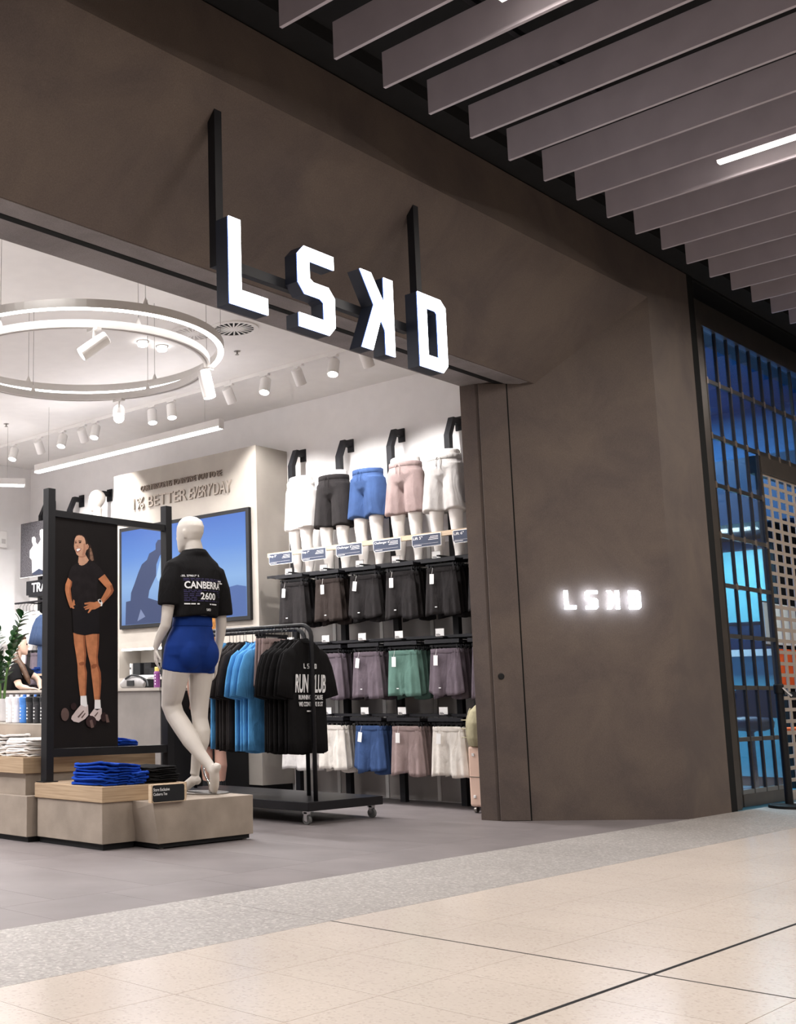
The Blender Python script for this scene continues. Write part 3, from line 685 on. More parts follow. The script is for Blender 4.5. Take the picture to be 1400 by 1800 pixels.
obj('kick_base', box(NB(), 4.735, 4.985, 5.535, 6.16, 0, .037), 'black', t, world=True)
obj('oak_top', box(NB(), 4.70, 5.42, 5.50, 6.175, .2835, .377), 'oak', t, world=True, bevel=.003)
t = thing('display_block', 'larger concrete-look block with a thick oak shelf holding white folded tees', 'display table', (5.0, 7.0, 0))
obj('body', box(NB(), 4.646, 5.8, 6.185, 8.2, .035, .29), 'conc', t, world=True, bevel=.003)
obj('kick_base', box(NB(), 4.67, 5.78, 6.2, 8.18, 0, .034), 'black', t, world=True)
obj('riser', box(NB(), 4.69, 5.76, 6.26, 8.18, .2905, .4295), 'conc', t, world=True)
obj('oak_shelf', box(NB(), 4.65, 5.83, 6.235, 8.2, .43, .533), 'oak', t, world=True, bevel=.003)
t = thing('display_riser', 'plain concrete-look riser behind the white tees carrying drink bottles', 'display riser', (5.3, 7.2, .534))
obj('body', box(NB(), 5.0, 5.55, 6.46, 7.9, .534, .742), 'conc', t, world=True, bevel=.003)
obj('top_edge', box(NB(), 4.998, 5.552, 6.458, 7.902, .736, .744), 'missn', t, world=True)
# folded tees
stack('folded_tee', 'royal blue folded tee on the oak table', 'royal blue folded tees on the oak table', (4.905, 5.70, .378), 8, 'royal', .0155, rotz=.05, lift=.10, sc=(1.15,1.25))
stack('folded_tee', 'royal blue folded tee, narrower blue pile', 'second pile of royal blue folded tees', (5.03, 5.645, .378), 5, 'royal', .0155, rotz=.02, sc=(.55,.95))
stack('folded_tee', 'black folded tee beside the store sign', 'black folded tees on the oak table', (5.255, 5.70, .378), 8, 'teeblack', .0125, rotz=.0, sc=(1.05,1.3))
stack('folded_tee', 'royal blue folded tee behind the poster', 'royal blue folded tees behind the poster', (5.56, 6.40, .534), 6, 'royal', .0165, rotz=.02, lift=.12)
stack('folded_tee', 'white folded tee at the left edge', 'left pile of white folded tees', (4.82, 6.72, .534), 9, 'whitefab', .0145, rotz=1.57, lift=.06, sc=(1.3,1.1))
stack('folded_tee', 'white folded tee beside the poster post', 'right pile of white folded tees', (4.84, 6.40, .534), 8, 'whitefab', .0145, rotz=1.57, sc=(.85,1.1))
# store sign
t = thing('store_sign', 'small black store-exclusive sign on an oak block before the mannequin', 'sign', (5.05, 5.30, .284))
b = NB(); box(b, 4.905, 5.20, 5.283, 5.310, .284, .392); obj('oak_block', b, 'lightoak', t, world=True)
b = NB(); prism(b, [(.012,0),(.266,0),(.274,.01),(.274,.094),(.262,.104),(.008,.104),(0,.096),(0,.014)], (4.908, 5.2825, .285), (1,0,0), (0,0,1), (0,-.003,0)); sg = obj('black_face', b, 'slate', t, world=True)
text('lettering', 'Store Exclusive', .135, .019, (4.918, 5.2785, .352), (1,0,0), (0,0,1), sg, 'print', bold=.01)
text('lettering', 'Canberra Tee', .115, .017, (4.918, 5.2785, .326), (1,0,0), (0,0,1), sg, 'print', bold=.01)
b = NB(); pts = [(.012,0),(.266,0),(.274,.01),(.274,.094),(.262,.104),(.008,.104),(0,.096),(0,.014)]
loop = [Vector((4.908 + x, 5.279, .285 + z)) for x, z in pts]
for i in range(len(loop)): tube(b, [loop[i], loop[(i+1) % len(loop)]], .0018, 5)
obj('rim', b, 'lightoak', t, world=True)
# ---- poster frame
t = thing('poster_frame', 'tall black metal frame holding a full-length print of a smiling woman', 'display frame', (5.3, 6.13, .28))
for x, z0 in ((4.737, .378), (5.827, .284)):
    obj('post', box(NB(), x, x + .06, 6.10, 6.16, z0, 2.315), 'blackmetal', t, world=True, bevel=.002)
    obj('foot_plate', box(NB(), x - .03, x + .09, 6.09, 6.17, z0, z0 + .006), 'blackmetal', t, world=True)
obj('crossbar', box(NB(), 4.797, 5.827, 6.108, 6.152, 2.128, 2.172), 'blackmetal', t, world=True)
obj('crossbar', box(NB(), 4.797, 5.827, 6.108, 6.152, .535, .588), 'blackmetal', t, world=True)
pp = obj('poster_panel', box(NB(), 4.80, 5.372, 6.121, 6.129, .589, 2.127), 'poster', t, world=True)
WOMAN = [
 ('hair', 'print_hair', [(0.1772,1.3968),(0.1816,1.4151),(0.188,1.431),(0.2043,1.4454),(0.2305,1.4489),(0.2635,1.4407),(0.2867,1.4171),(0.3001,1.39),(0.3201,1.3841),(0.3334,1.3594),(0.3469,1.3245),(0.357,1.2764),(0.3337,1.2678),(0.3137,1.2755),(0.3004,1.2949),(0.3003,1.3206),(0.2936,1.3406),(0.2804,1.3446),(0.244,1.3773)]),
 ('ponytail_highlight', 'print_hairlight', [(0.3135,1.3629),(0.3268,1.3589),(0.3402,1.3239),(0.3517,1.2785),(0.3337,1.272),(0.317,1.286),(0.3156,1.3219)]),
 ('neck', 'print_face', [(0.2168,1.3009),(0.2443,1.3006),(0.2706,1.313),(0.2871,1.299),(0.3071,1.275),(0.2906,1.2557),(0.2643,1.2384),(0.2381,1.2313),(0.2152,1.2371),(0.2118,1.2521)]),
 ('neck_shadow', 'print_faceshade', [(0.2155,1.2992),(0.2443,1.2986),(0.2759,1.3134),(0.2852,1.3014),(0.2509,1.2868),(0.2195,1.2873)]),
 ('face', 'print_face', [(0.1785,1.397),(0.1829,1.4152),(0.1965,1.4334),(0.2174,1.4405),(0.2437,1.4399),(0.2649,1.428),(0.2749,1.4057),(0.2789,1.3804),(0.2955,1.387),(0.3061,1.3725),(0.3002,1.354),(0.2837,1.3423),(0.2771,1.3238),(0.2706,1.3089),(0.2443,1.2986),(0.2116,1.2979),(0.1972,1.3069),(0.1886,1.3265),(0.1788,1.341),(0.1735,1.3608)]),
 ('cheek_shadow', 'print_faceshade', [(0.2558,1.3835),(0.2736,1.3902),(0.2783,1.3547),(0.2738,1.3235),(0.264,1.3084),(0.2443,1.3016),(0.2508,1.3267),(0.2586,1.353)]),
 ('ear', 'print_faceshade', [(0.2849,1.3784),(0.2955,1.3829),(0.3021,1.3722),(0.2956,1.3562),(0.2863,1.3492)]),
 ('lips', 'print_lip', [(0.1872,1.3442),(0.2146,1.3532),(0.2388,1.3512),(0.2291,1.334),(0.2063,1.3199),(0.1932,1.3259)]),
 ('teeth', 'paper', [(0.1931,1.3417),(0.2146,1.3491),(0.2323,1.3481),(0.2232,1.3376),(0.2056,1.3264),(0.1977,1.3298)]),
 ('nose', 'print_faceshade', [(0.1943,1.3652),(0.2047,1.3697),(0.2139,1.3634),(0.2113,1.357),(0.1982,1.3549)]),
 ('eye', 'print_hair', [(0.1811,1.386),(0.1948,1.3913),(0.1955,1.3842),(0.1838,1.3806)]),
 ('eye', 'print_hair', [(0.2163,1.3932),(0.2347,1.3964),(0.2347,1.3882),(0.2177,1.3857)]),
 ('brow', 'print_hair', [(0.1785,1.3939),(0.1947,1.4005),(0.1948,1.3969),(0.1805,1.3905)]),
 ('brow', 'print_hair', [(0.2111,1.403),(0.2386,1.404),(0.238,1.3998),(0.2124,1.399)]),
 ('leg', 'print_skin', [(0.1684,0.7718),(0.2127,0.7632),(0.2689,0.757),(0.2754,0.6933),(0.2828,0.6249),(0.2759,0.5564),(0.2895,0.5088),(0.287,0.4475),(0.2811,0.3524),(0.2297,0.3509),(0.2188,0.4197),(0.2096,0.4873),(0.2066,0.555),(0.1939,0.6227),(0.1776,0.6971)]),
 ('leg', 'print_skin', [(0.2734,0.7572),(0.3383,0.7699),(0.3984,0.7721),(0.3948,0.697),(0.384,0.6136),(0.3914,0.5586),(0.4115,0.5107),(0.4161,0.4488),(0.4044,0.3253),(0.3547,0.3253),(0.3437,0.4071),(0.33,0.4889),(0.3208,0.5572),(0.2981,0.6253),(0.2826,0.6935)]),
 ('leg_shadow', 'print_skinshade', [(0.2689,0.757),(0.2754,0.6933),(0.2828,0.6249),(0.2759,0.5564),(0.2895,0.5088),(0.287,0.4475),(0.2811,0.3524),(0.2696,0.3524),(0.2737,0.4473),(0.2725,0.5086),(0.2634,0.5561),(0.2667,0.6245),(0.2593,0.6928),(0.2537,0.7558)]),
 ('leg_shadow', 'print_skinshade', [(0.3984,0.7721),(0.3948,0.697),(0.384,0.6136),(0.3914,0.5586),(0.4115,0.5107),(0.4161,0.4488),(0.4044,0.3253),(0.3917,0.3253),(0.4006,0.4486),(0.3933,0.5104),(0.375,0.5583),(0.3695,0.6133),(0.3784,0.6965),(0.3801,0.7714)]),
 ('knee_shadow', 'print_skinshade', [(0.2181,0.5702),(0.2446,0.5796),(0.2687,0.5767),(0.267,0.5616),(0.2439,0.5537),(0.2226,0.5553)]),
 ('knee_shadow', 'print_skinshade', [(0.3253,0.5539),(0.3478,0.566),(0.3768,0.5652),(0.3769,0.548),(0.3524,0.5358),(0.3316,0.5369)]),
 ('shorts', 'print_shorts', [(0.1568,0.9356),(0.3927,0.9478),(0.4002,0.7736),(0.3383,0.7713),(0.2707,0.7584),(0.2127,0.7632),(0.1684,0.7718)]),
 ('tee', 'print_tee', [(0.2118,1.2496),(0.2158,1.2362),(0.2381,1.2313),(0.2643,1.2374),(0.2906,1.2547),(0.3071,1.2739),(0.3571,1.2584),(0.404,1.2311),(0.4446,1.1876),(0.3874,1.1501),(0.3774,1.1161),(0.3741,1.0545),(0.3809,0.9885),(0.3857,0.9429),(0.2721,0.9219),(0.1715,0.9219),(0.155,0.991),(0.151,1.1112),(0.1187,1.1417),(0.125,1.1697),(0.1536,1.2223)]),
 ('arm', 'print_skin', [(0.1187,1.1401),(0.1542,1.1164),(0.1512,1.0911),(0.1417,1.0654),(0.1484,1.0257),(0.1583,0.9712),(0.1678,0.9968),(0.1776,0.9873),(0.1777,0.9672),(0.1842,0.9601),(0.1649,0.9515),(0.1759,0.9371),(0.165,0.9325),(0.1489,0.9407),(0.1425,0.9344),(0.1296,0.9546),(0.1069,1.0083),(0.0938,1.0524),(0.0967,1.0926)]),
 ('arm_shadow', 'print_skinshade', [(0.1542,1.1164),(0.1512,1.0911),(0.1417,1.0654),(0.1484,1.0257),(0.155,0.986),(0.146,0.998),(0.1329,1.0398),(0.1301,1.0672),(0.1402,1.0954),(0.1433,1.1232)]),
 ('arm', 'print_skin', [(0.3874,1.1501),(0.4446,1.1876),(0.4785,1.1538),(0.5126,1.1198),(0.5296,1.0794),(0.5125,1.0525),(0.4717,1.0166),(0.4379,0.9891),(0.4178,0.9701),(0.391,0.9533),(0.3577,0.9389),(0.3279,0.9348),(0.3016,0.9093),(0.2918,0.9128),(0.3114,0.9416),(0.2721,0.9295),(0.2655,0.9367),(0.3048,0.9539),(0.2622,0.9416),(0.2556,0.9488),(0.3047,0.9691),(0.2654,0.967),(0.2621,0.9769),(0.3113,0.9872),(0.351,0.9868),(0.3909,0.9992),(0.4177,1.0212),(0.4446,1.0587),(0.4649,1.0909),(0.4379,1.1097)]),
 ('arm_shadow', 'print_skinshade', [(0.5126,1.1198),(0.5296,1.0794),(0.5125,1.0525),(0.4717,1.0166),(0.4379,0.9891),(0.4446,1.0074),(0.4853,1.0457),(0.5057,1.0754),(0.4935,1.1082)]),
 ('watch_band', 'paper', [(0.3809,1.0038),(0.3976,1.0124),(0.4144,1.0057),(0.4258,0.9858),(0.4211,0.9651),(0.4077,0.9619),(0.4097,0.9799),(0.3943,0.9831)]),
 ('watch_face', 'slate', [(0.3923,1.0054),(0.4077,1.0079),(0.4164,0.9966),(0.4057,0.9878),(0.3936,0.9933)]),
 ('dumbbell', 'print_ball', [(0.1325,0.2287),(0.1292,0.21),(0.1197,0.1951),(0.106,0.1869),(0.0907,0.1871),(0.0768,0.1955),(0.0672,0.2106),(0.0637,0.2293),(0.0669,0.2479),(0.0763,0.2629),(0.09,0.2711),(0.1053,0.271),(0.1193,0.2626),(0.129,0.2475)]),
 ('dumbbell', 'print_dark', [(0.1958,0.2817),(0.1934,0.2713),(0.1867,0.2629),(0.1769,0.2583),(0.166,0.2584),(0.1562,0.2631),(0.1494,0.2715),(0.1469,0.2819),(0.1493,0.2923),(0.156,0.3007),(0.1657,0.3053),(0.1766,0.3053),(0.1864,0.3006),(0.1933,0.2922)]),
 ('sock', 'paper', [(0.2297,0.3509),(0.2811,0.3524),(0.2876,0.2983),(0.2904,0.2645),(0.2328,0.2715),(0.2299,0.3051)]),
 ('sock', 'paper', [(0.3547,0.3253),(0.4044,0.3253),(0.409,0.2638),(0.353,0.2641)]),
 ('shoe', 'shoe', [(0.1501,0.1986),(0.1543,0.2152),(0.1889,0.2516),(0.2327,0.2917),(0.2592,0.2815),(0.2814,0.278),(0.2947,0.2949),(0.2994,0.2239),(0.2684,0.1973),(0.2156,0.1744),(0.1719,0.1817)]),
 ('shoe', 'shoe', [(0.3083,0.2238),(0.3485,0.2641),(0.3756,0.2538),(0.4072,0.2638),(0.4163,0.2706),(0.4182,0.2092),(0.3892,0.1823),(0.3667,0.1894)]),
 ('shoe_stripe', 'print_ball', [(0.2023,0.2114),(0.2549,0.2545),(0.2611,0.2498),(0.2155,0.2059)]),
 ('shoe_stripe', 'print_ball', [(0.2331,0.2077),(0.2683,0.239),(0.2745,0.2342),(0.2437,0.2029)]),
 ('shoe_stripe', 'print_ball', [(0.3486,0.2167),(0.3801,0.2436),(0.3855,0.2388),(0.3594,0.2111)]),
 ('dumbbell', 'print_dark', [(0.3685,0.1792),(0.3639,0.1622),(0.3509,0.1488),(0.3323,0.1415),(0.3116,0.1418),(0.2931,0.1496),(0.2802,0.1634),(0.2756,0.1804),(0.2801,0.1972),(0.2928,0.2107),(0.3114,0.2181),(0.3321,0.2179),(0.3508,0.2101),(0.3638,0.1963)]),
 ('dumbbell_end', 'print_ball', [(0.3084,0.1867),(0.3307,0.1932),(0.347,0.1423),(0.322,0.136)]),
 ('dumbbell', 'print_dark', [(0.4638,0.2087),(0.4609,0.1951),(0.4528,0.1843),(0.4411,0.1784),(0.4281,0.1785),(0.4164,0.1847),(0.4084,0.1957),(0.4055,0.2093),(0.4083,0.2229),(0.4164,0.2337),(0.428,0.2397),(0.441,0.2396),(0.4527,0.2334),(0.4609,0.2224)]),
 ('dumbbell_end', 'print_ball', [(0.4482,0.226),(0.4665,0.2258),(0.4848,0.1743),(0.4574,0.1713)]),
]
mat('print_skin', (.50, .20, .095), .8, var=.16, scale=22); mat('print_face', (.56, .32, .215), .8, var=.10, scale=26); mat('print_tee', (.017, .014, .015), .8, var=.2, scale=20)
mat('print_shorts', (.013, .0115, .013), .8, var=.15); mat('print_hair', (.035, .020, .016), .8, var=.3, scale=60); mat('print_hairlight', (.22, .13, .09), .8, var=.4, scale=70); mat('print_ball', (.13, .085, .075), .8, var=.3); mat('print_dark', (.035, .02, .02), .8, var=.3)
mat('print_skinshade', (.30, .105, .05), .8, var=.16, scale=22); mat('print_faceshade', (.42, .21, .14), .8, var=.1); mat('print_lip', (.30, .10, .08), .8, var=.05)
for k in list(MATS):
    if k.startswith('print_'): M[k] = MATS[k]; M[k].node_tree.nodes['Principled BSDF'].inputs['Specular IOR Level'].default_value = .1
for i, (k, m_, p_) in enumerate(WOMAN):
    b = NB(); flat(b, p_, (4.80, 6.1209 - .0003*(i + 1), .58), (1,0,0), (0,0,1), (0,1,0), .00025); obj('printed_' + k, b, m_, pp, world=True)
# ---- screen on the mission wall
t = thing('wall_screen', 'large wall screen showing a climber against a blue sky', 'screen', (8.69, 8.86, 2.28))
XS = 8.668
obj('bezel', box(NB(), XS, 8.709, 7.863, 9.849, 1.705, 2.85), 'black', t, world=True, bevel=.003)
def emat(name, c, s=1.0):
    m = bpy.data.materials.new(name); m.use_nodes = True; bb = m.node_tree.nodes['Principled BSDF']; bb.inputs['Base Color'].default_value = (0,0,0,1); bb.inputs['Emission Color'].default_value = (*c, 1); bb.inputs['Emission Strength'].default_value = s; bb.inputs['Roughness'].default_value = .4; bb.inputs['Specular IOR Level'].default_value = .1; M[name] = m; return m
m = emat('screen_sky', (.2, .4, .9)); nt = m.node_tree
tc = nt.nodes.new('ShaderNodeTexCoord'); sx = nt.nodes.new('ShaderNodeSeparateXYZ'); nt.links.new(tc.outputs['Object'], sx.inputs[0])
mr = nt.nodes.new('ShaderNodeMapRange'); mr.inputs[1].default_value = -.55; mr.inputs[2].default_value = .55; nt.links.new(sx.outputs[2], mr.inputs[0])
cr = nt.nodes.new('ShaderNodeValToRGB'); nt.links.new(mr.outputs[0], cr.inputs[0]); nt.links.new(cr.outputs[0], nt.nodes['Principled BSDF'].inputs['Emission Color'])
e = cr.color_ramp.elements; e[0].position = 0; e[0].color = (.16, .27, .55, 1); e[1].position = 1; e[1].color = (.08, .19, .62, 1)
x = e.new(.40); x.color = (.28, .47, .80, 1); x = e.new(.7); x.color = (.14, .30, .74, 1)
ds = obj('display', box(NB(), XS - .002, XS, 7.905, 9.807, 1.747, 2.808), 'screen_sky', t, world=True)
SCREEN={
 'man': [(0.609, 0.846), (0.507, 0.812), (0.47, 0.746), (0.385, 0.703), (0.328, 0.619), (0.262, 0.497), (0.204, 0.4), (0.194, 0.311), (0.118, 0.304), (0.107, 0.045), (0.296, 0.045), (0.735, 0.045), (0.946, 0.045), (0.949, 0.211), (0.738, 0.25), (0.484, 0.323), (0.504, 0.403), (0.615, 0.557), (0.62, 0.681), (0.672, 0.77), (0.73, 0.808), (0.738, 0.895), (0.701, 0.947), (0.646, 0.949), (0.611, 0.909)] ,
 'gap': [(0.618, 0.544), (0.689, 0.75), (0.762, 0.755), (0.758, 0.495), (0.704, 0.481), (0.641, 0.498)] ,
 'hill': [(1.327, 0.401), (1.686, 0.347), (1.813, 0.363), (1.942, 0.339), (1.942, 0.046), (1.614, 0.046), (1.32, 0.046)] ,
 'tri': [(0.306, 0.077), (0.363, 0.206), (0.437, 0.12)] ,
}
emat('screen_figure', (.062, .085, .19)); emat('screen_hill', (.10, .17, .42)); emat('screen_rock', (.24, .29, .47)); emat('screen_pale', (.42, .62, .9))
for i, (k, m_, n_) in enumerate((('hill','screen_hill','image_hills'),('gap','screen_pale','image_clouds'),('man','screen_figure','image_climber'),('tri','screen_rock','image_rock'))):
    b = NB(); flat(b, SCREEN[k], (XS - .0023 - .0004*i, 9.85, 1.705), (0,-1,0), (0,0,1), (1,0,0), .0003); obj(n_, b, m_, ds, world=True)
# ---- counter and what stands on it
t = thing('service_counter', 'grey service counter with a pale top below the wall screen', 'counter', (7.75, 9.4, 0))
obj('front_panel', box(NB(), 7.50, 8.0, 7.95, 11.9, .06, 1.0), 'counter', t, world=True)
obj('kick_base', box(NB(), 7.54, 7.98, 7.97, 11.88, 0, .06), 'black', t, world=True)
obj('worktop', box(NB(), 7.47, 8.05, 7.93, 11.92, 1.0005, 1.028), 'missn', t, world=True)
t = thing('counter_gate', 'plain black panel closing the gap beside the grey counter', 'panel', (8.35, 7.98, 0))
obj('leaf', box(NB(), 8.01, 8.70, 7.955, 7.995, .0, .98), 'black', t, world=True); obj('cap_rail', box(NB(), 8.01, 8.70, 7.945, 8.005, .981, 1.0), 'blackmetal', t, world=True)
obj('end_panel', box(NB(), 7.51, 8.009, 7.925, 7.949, .06, .999), 'black', t, world=True)
CT = 1.0285
b = NB()
t = thing('backpack', 'slouched grey backpack lying on the counter', 'bag', (7.66, 8.48, CT))
limb(b, [((-.02,.17,.03),.03,.03),((-.01,.10,.05),.05,.06),((0,0,.055),.055,.07),((.0,-.08,.045),.045,.05),((.01,-.13,.03),.03,.03)], 16); obj('body', remeshed(b, .008, 4), 'greybag', t)
b = NB(); tube(b, smoothpath([(-.05,.08,.09),(-.04,0,.125),(.0,-.08,.11),(.02,-.15,.07),(.0,-.19,.015)], 4), .010, 6); obj('strap', b, 'slate', t)
b = NB(); box(b, -.062, -.05, -.05, .05, .02, .075); obj('pocket', b, 'slate', t, bevel=.004)
t = thing('paper_stack', 'white papers leaning behind the grey backpack', 'papers', (7.86, 8.55, CT))
for i in range(3):
    o_ = obj('sheet', box(NB(), -.1, .1, -.14, .14, 0, .006), 'paper', t); o_.location = (0, .01*i, .09 + .012*i); o_.rotation_euler = (0, -.15, .06*i)
obj('tray', box(NB(), -.11, .11, -.15, .15, 0, .088), 'slate', t)
t = thing('drink_bottle', 'purple patterned drink bottle with a yellow cap on the counter', 'bottle', (7.62, 8.12, CT))
b = NB(); lathe(b, [(.028,0),(.03,.006),(.03,.14),(.024,.155)], (0,0,0), 20); o_ = obj('body', b, 'purple', t, smooth=False)
b = NB(); lathe(b, [(.022,.155),(.022,.19),(.018,.195)], (0,0,0), 16); obj('cap', b, 'yellow', t)
b = NB(); 
for k in range(4): box(b, -.0308, -.0295, -.012, -.002, .03 + .028*k, .042 + .028*k)
obj('print_marks', b, 'paper', t)
# recess contents
for i, (y, h, w, m_, lab) in enumerate(((9.80, .16, .028, 'paper', 'white box file standing in the lit recess'), (9.70, .165, .12, 'slate', 'dark box standing left in the lit recess'), (9.52, .165, .12, 'black', 'black box standing in the middle of the lit recess'))):
    t = thing('box_file', lab, 'box', (8.86, y, 1.166)); obj('carton', box(NB(), -.07, .07, -w/2, w/2, 0, h), m_, t, bevel=.003); obj('label_strip', box(NB(), -.072, -.07, -w/3, w/3, h*.6, h*.75), 'slate', t)
for i in range(4):
    t = thing('flat_box', f'flat dark grey box, {ORD[i]} from the bottom of the pile in the recess', 'box', (8.83, 9.30, 1.166 + .026*i), group='flat boxes in the recess'); obj('carton', box(NB(), -.10, .10, -.13, .13, 0, .0245), 'slate', t, bevel=.002); obj('lid_edge', box(NB(), -.102, .10, -.131, .131, .016, .018), 'blackmetal', t)
# ================================================================ SHORTS WALL
t = thing('wall_shelving', 'black wall shelving with hooked posts, shelves and hanging arms for shorts', 'shelving', (9.0, 6.3, 0))
for y in (5.10, 5.715, 6.345, 6.95, 7.56):
    obj('post', box(NB(), 8.975, 9.03, y - .028, y + .028, 0, 3.27), 'shelfblk', t, world=True)
    b = NB(); prism(b, [(8.975,3.27),(9.03,3.27),(9.085,3.39),(9.185,3.39),(9.185,3.445),(9.06,3.445)], (0, y - .028, 0), (1,0,0), (0,0,1), (0,.056,0)); obj('hook', b, 'shelfblk', t, world=True)
    obj('wall_plate', box(NB(), 9.184, 9.2, y - .035, y + .035, 3.34, 3.47), 'shelfblk', t, world=True)
SHZ = (2.10, 1.43, .765); RT = (2.025, 1.33, .675); YC = (7.28, 6.85, 6.43, 6.03, 5.61, 5.19)
for z in SHZ:
    obj('shelf', box(NB(), 8.66, 9.03, 4.98, 7.62, z, z + .012), 'shelfblk', t, world=True)
    obj('shelf_lip', box(NB(), 8.655, 8.665, 4.98, 7.62, z - .006, z + .018), 'shelfblk', t, world=True)
    for k in range(26):
        obj('shelf_wire', box(NB(), 8.66, 9.03, 5.0 + k*.103, 5.006 + k*.103, z + .0125, z + .017), 'shelfblk', t, world=True)
    obj('back_rail', box(NB(), 9.03, 9.055, 4.98, 7.62, z - .07, z - .03), 'shelfblk', t, world=True)
for r in range(3):
    for k, y in enumerate(YC):
        obj('hanging_arm', box(NB(), 8.585, 9.03, y - .012, y + .012, RT[r] + .093, RT[r] + .105), 'shelfblk', t, world=True)
        obj('arm_front', box(NB(), 8.578, 8.59, y - .17, y + .17, RT[r] + .045, RT[r] + .078), 'shelfblk', t, world=True)
        obj('arm_side', box(NB(), 8.59, 8.97, y - .17, y - .16, RT[r] + .05, RT[r] + .07), 'shelfblk', t, world=True)
        obj('arm_side', box(NB(), 8.59, 8.97, y + .16, y + .17, RT[r] + .05, RT[r] + .07), 'shelfblk', t, world=True)
obj('oak_rail', box(NB(), 8.60, 8.635, 4.98, 7.56, 2.293, 2.335), 'lightoak', t, world=True)
for y in (5.10, 6.345, 7.53): obj('rail_bracket', box(NB(), 8.635, 8.98, y - .01, y + .01, 2.30, 2.325), 'shelfblk', t, world=True)
SN_ = [("Rep 5\"", ''), ("Rep 7\"", ''), ("Challenger 5\"", ''), ("Challenger 6\"", ''), ("Lift 5\"", ''), ("Lift 6\"", '')]
for k, y0 in enumerate((7.536, 7.124, 6.707, 6.286, 5.872, 5.46)):
    lab = ['navy product sign at the left end of the oak rail, under the white shorts', 'navy product sign on the oak rail under the black shorts', 'navy product sign on the oak rail under the mid blue shorts', 'navy product sign on the oak rail under the taupe shorts', 'navy product sign on the oak rail under the pale grey shorts', 'navy product sign at the right end of the oak rail, half hidden by the doorway'][k]
    s = thing('shelf_sign', lab, 'sign', (8.598, y0 - .15, 2.213), group='navy product signs on the oak rail')
    pts = [(.018,0),(.298,0),(.298,.112),(.01,.112),(0,.102),(0,.02)]
    b = NB(); prism(b, pts, (8.598, y0, 2.213), (0,-1,0), (0,0,1), (-.004,0,0)); obj('backing', b, 'paper', s, world=True)
    pts = [(.022,.006),(.292,.006),(.292,.106),(.014,.106),(.006,.099),(.006,.024)]
    b = NB(); prism(b, pts, (8.594, y0, 2.213), (0,-1,0), (0,0,1), (-.0015,0,0)); f_ = obj('navy_face', b, 'navysign', s, world=True)
    nm = SN_[k][0]
    text('lettering', nm, .0125*len(nm) + .01, .026, (8.5915, y0 - .014, 2.283), (0,-1,0), (0,0,1), f_, 'print', bold=.015)
    b = NB()
    for q in range(3): box(b, 8.5912, 8.592, y0 - .27, y0 - .19 + .01*q, 2.297 - .013*q, 2.302 - .013*q)
    box(b, 8.5912, 8.592, y0 - .27, y0 - .018, 2.2405, 2.242); box(b, 8.5912, 8.592, y0 - .10, y0 - .018, 2.228, 2.233)
    obj('small_print', b, 'print', f_, world=True)
rowname = ['top', 'middle', 'bottom']
cols = [['darkshort','brownshort','darkshort','darkshort','darkshort','darkshort'], ['darkshort','mauve','mauve','green','mauve','mauve'], ['whitefab','bone','midblue','taupe','bone',None]]
cname = dict(darkshort='charcoal black', brownshort='brownish black', mauve='mauve grey', green='sage green', midblue='mid blue', taupe='taupe', bone='bone white', whitefab='white')
back = dict(bone='greyfab', taupe='brownshort', midblue='navy')
posn = ['leftmost', 'second from the left', 'third from the left', 'fourth from the left', 'fifth from the left', 'rightmost, beside the doorway']
for r in range(3):
    for k, y in enumerate(YC):
        m_ = cols[r][k]
        if m_ is None: continue
        for d in range(5):
            lab = f'{cname[m_]} shorts at the front of the {rowname[r]} row, {posn[k]}' if d == 0 else f'{cname[m_]} shorts hanging {ORD[d]} from the front, {rowname[r]} row, {posn[k]}'
            if d and (r, k) in ((2, 0),): pass
            tg = -.07 if k != 1 or r else -.03
            rt = -math.pi/2 + (random.uniform(-.06, .06) if d == 0 else random.uniform(-.03, .03))
            hanging_shorts(lab, f'shorts on the {rowname[r]} row', (8.625 + d*.066, y + random.uniform(-.006, .006), RT[r]), m_, k + r*2 + d, d == 0, tg, [.1,0,.15,.03,.05,-.05][k], r < 2, -.34 if r == 0 else -.33, rotz=rt)
# price tickets on the shelf lips
for r in range(3):
    for k, y in enumerate(YC):
        tz_ = SHZ[r] + .012
        t = thing('price_ticket', f'white price ticket on the {rowname[r]} shelf edge, {posn[k]}', 'price ticket', (8.655, y + .06, tz_), group='price tickets on the shelf edges')
        obj('card', box(NB(), -.003, -.001, -.042, .042, .002, .062), 'paper', t); b = NB(); box(b, -.0038, -.003, -.005, .036, .006, .012); box(b, -.0038, -.003, .004, .036, .016, .019); obj('print', b, 'slate', t)
        obj('holder', box(NB(), -.001, .003, -.044, .044, -.004, .064), 'steel', t)
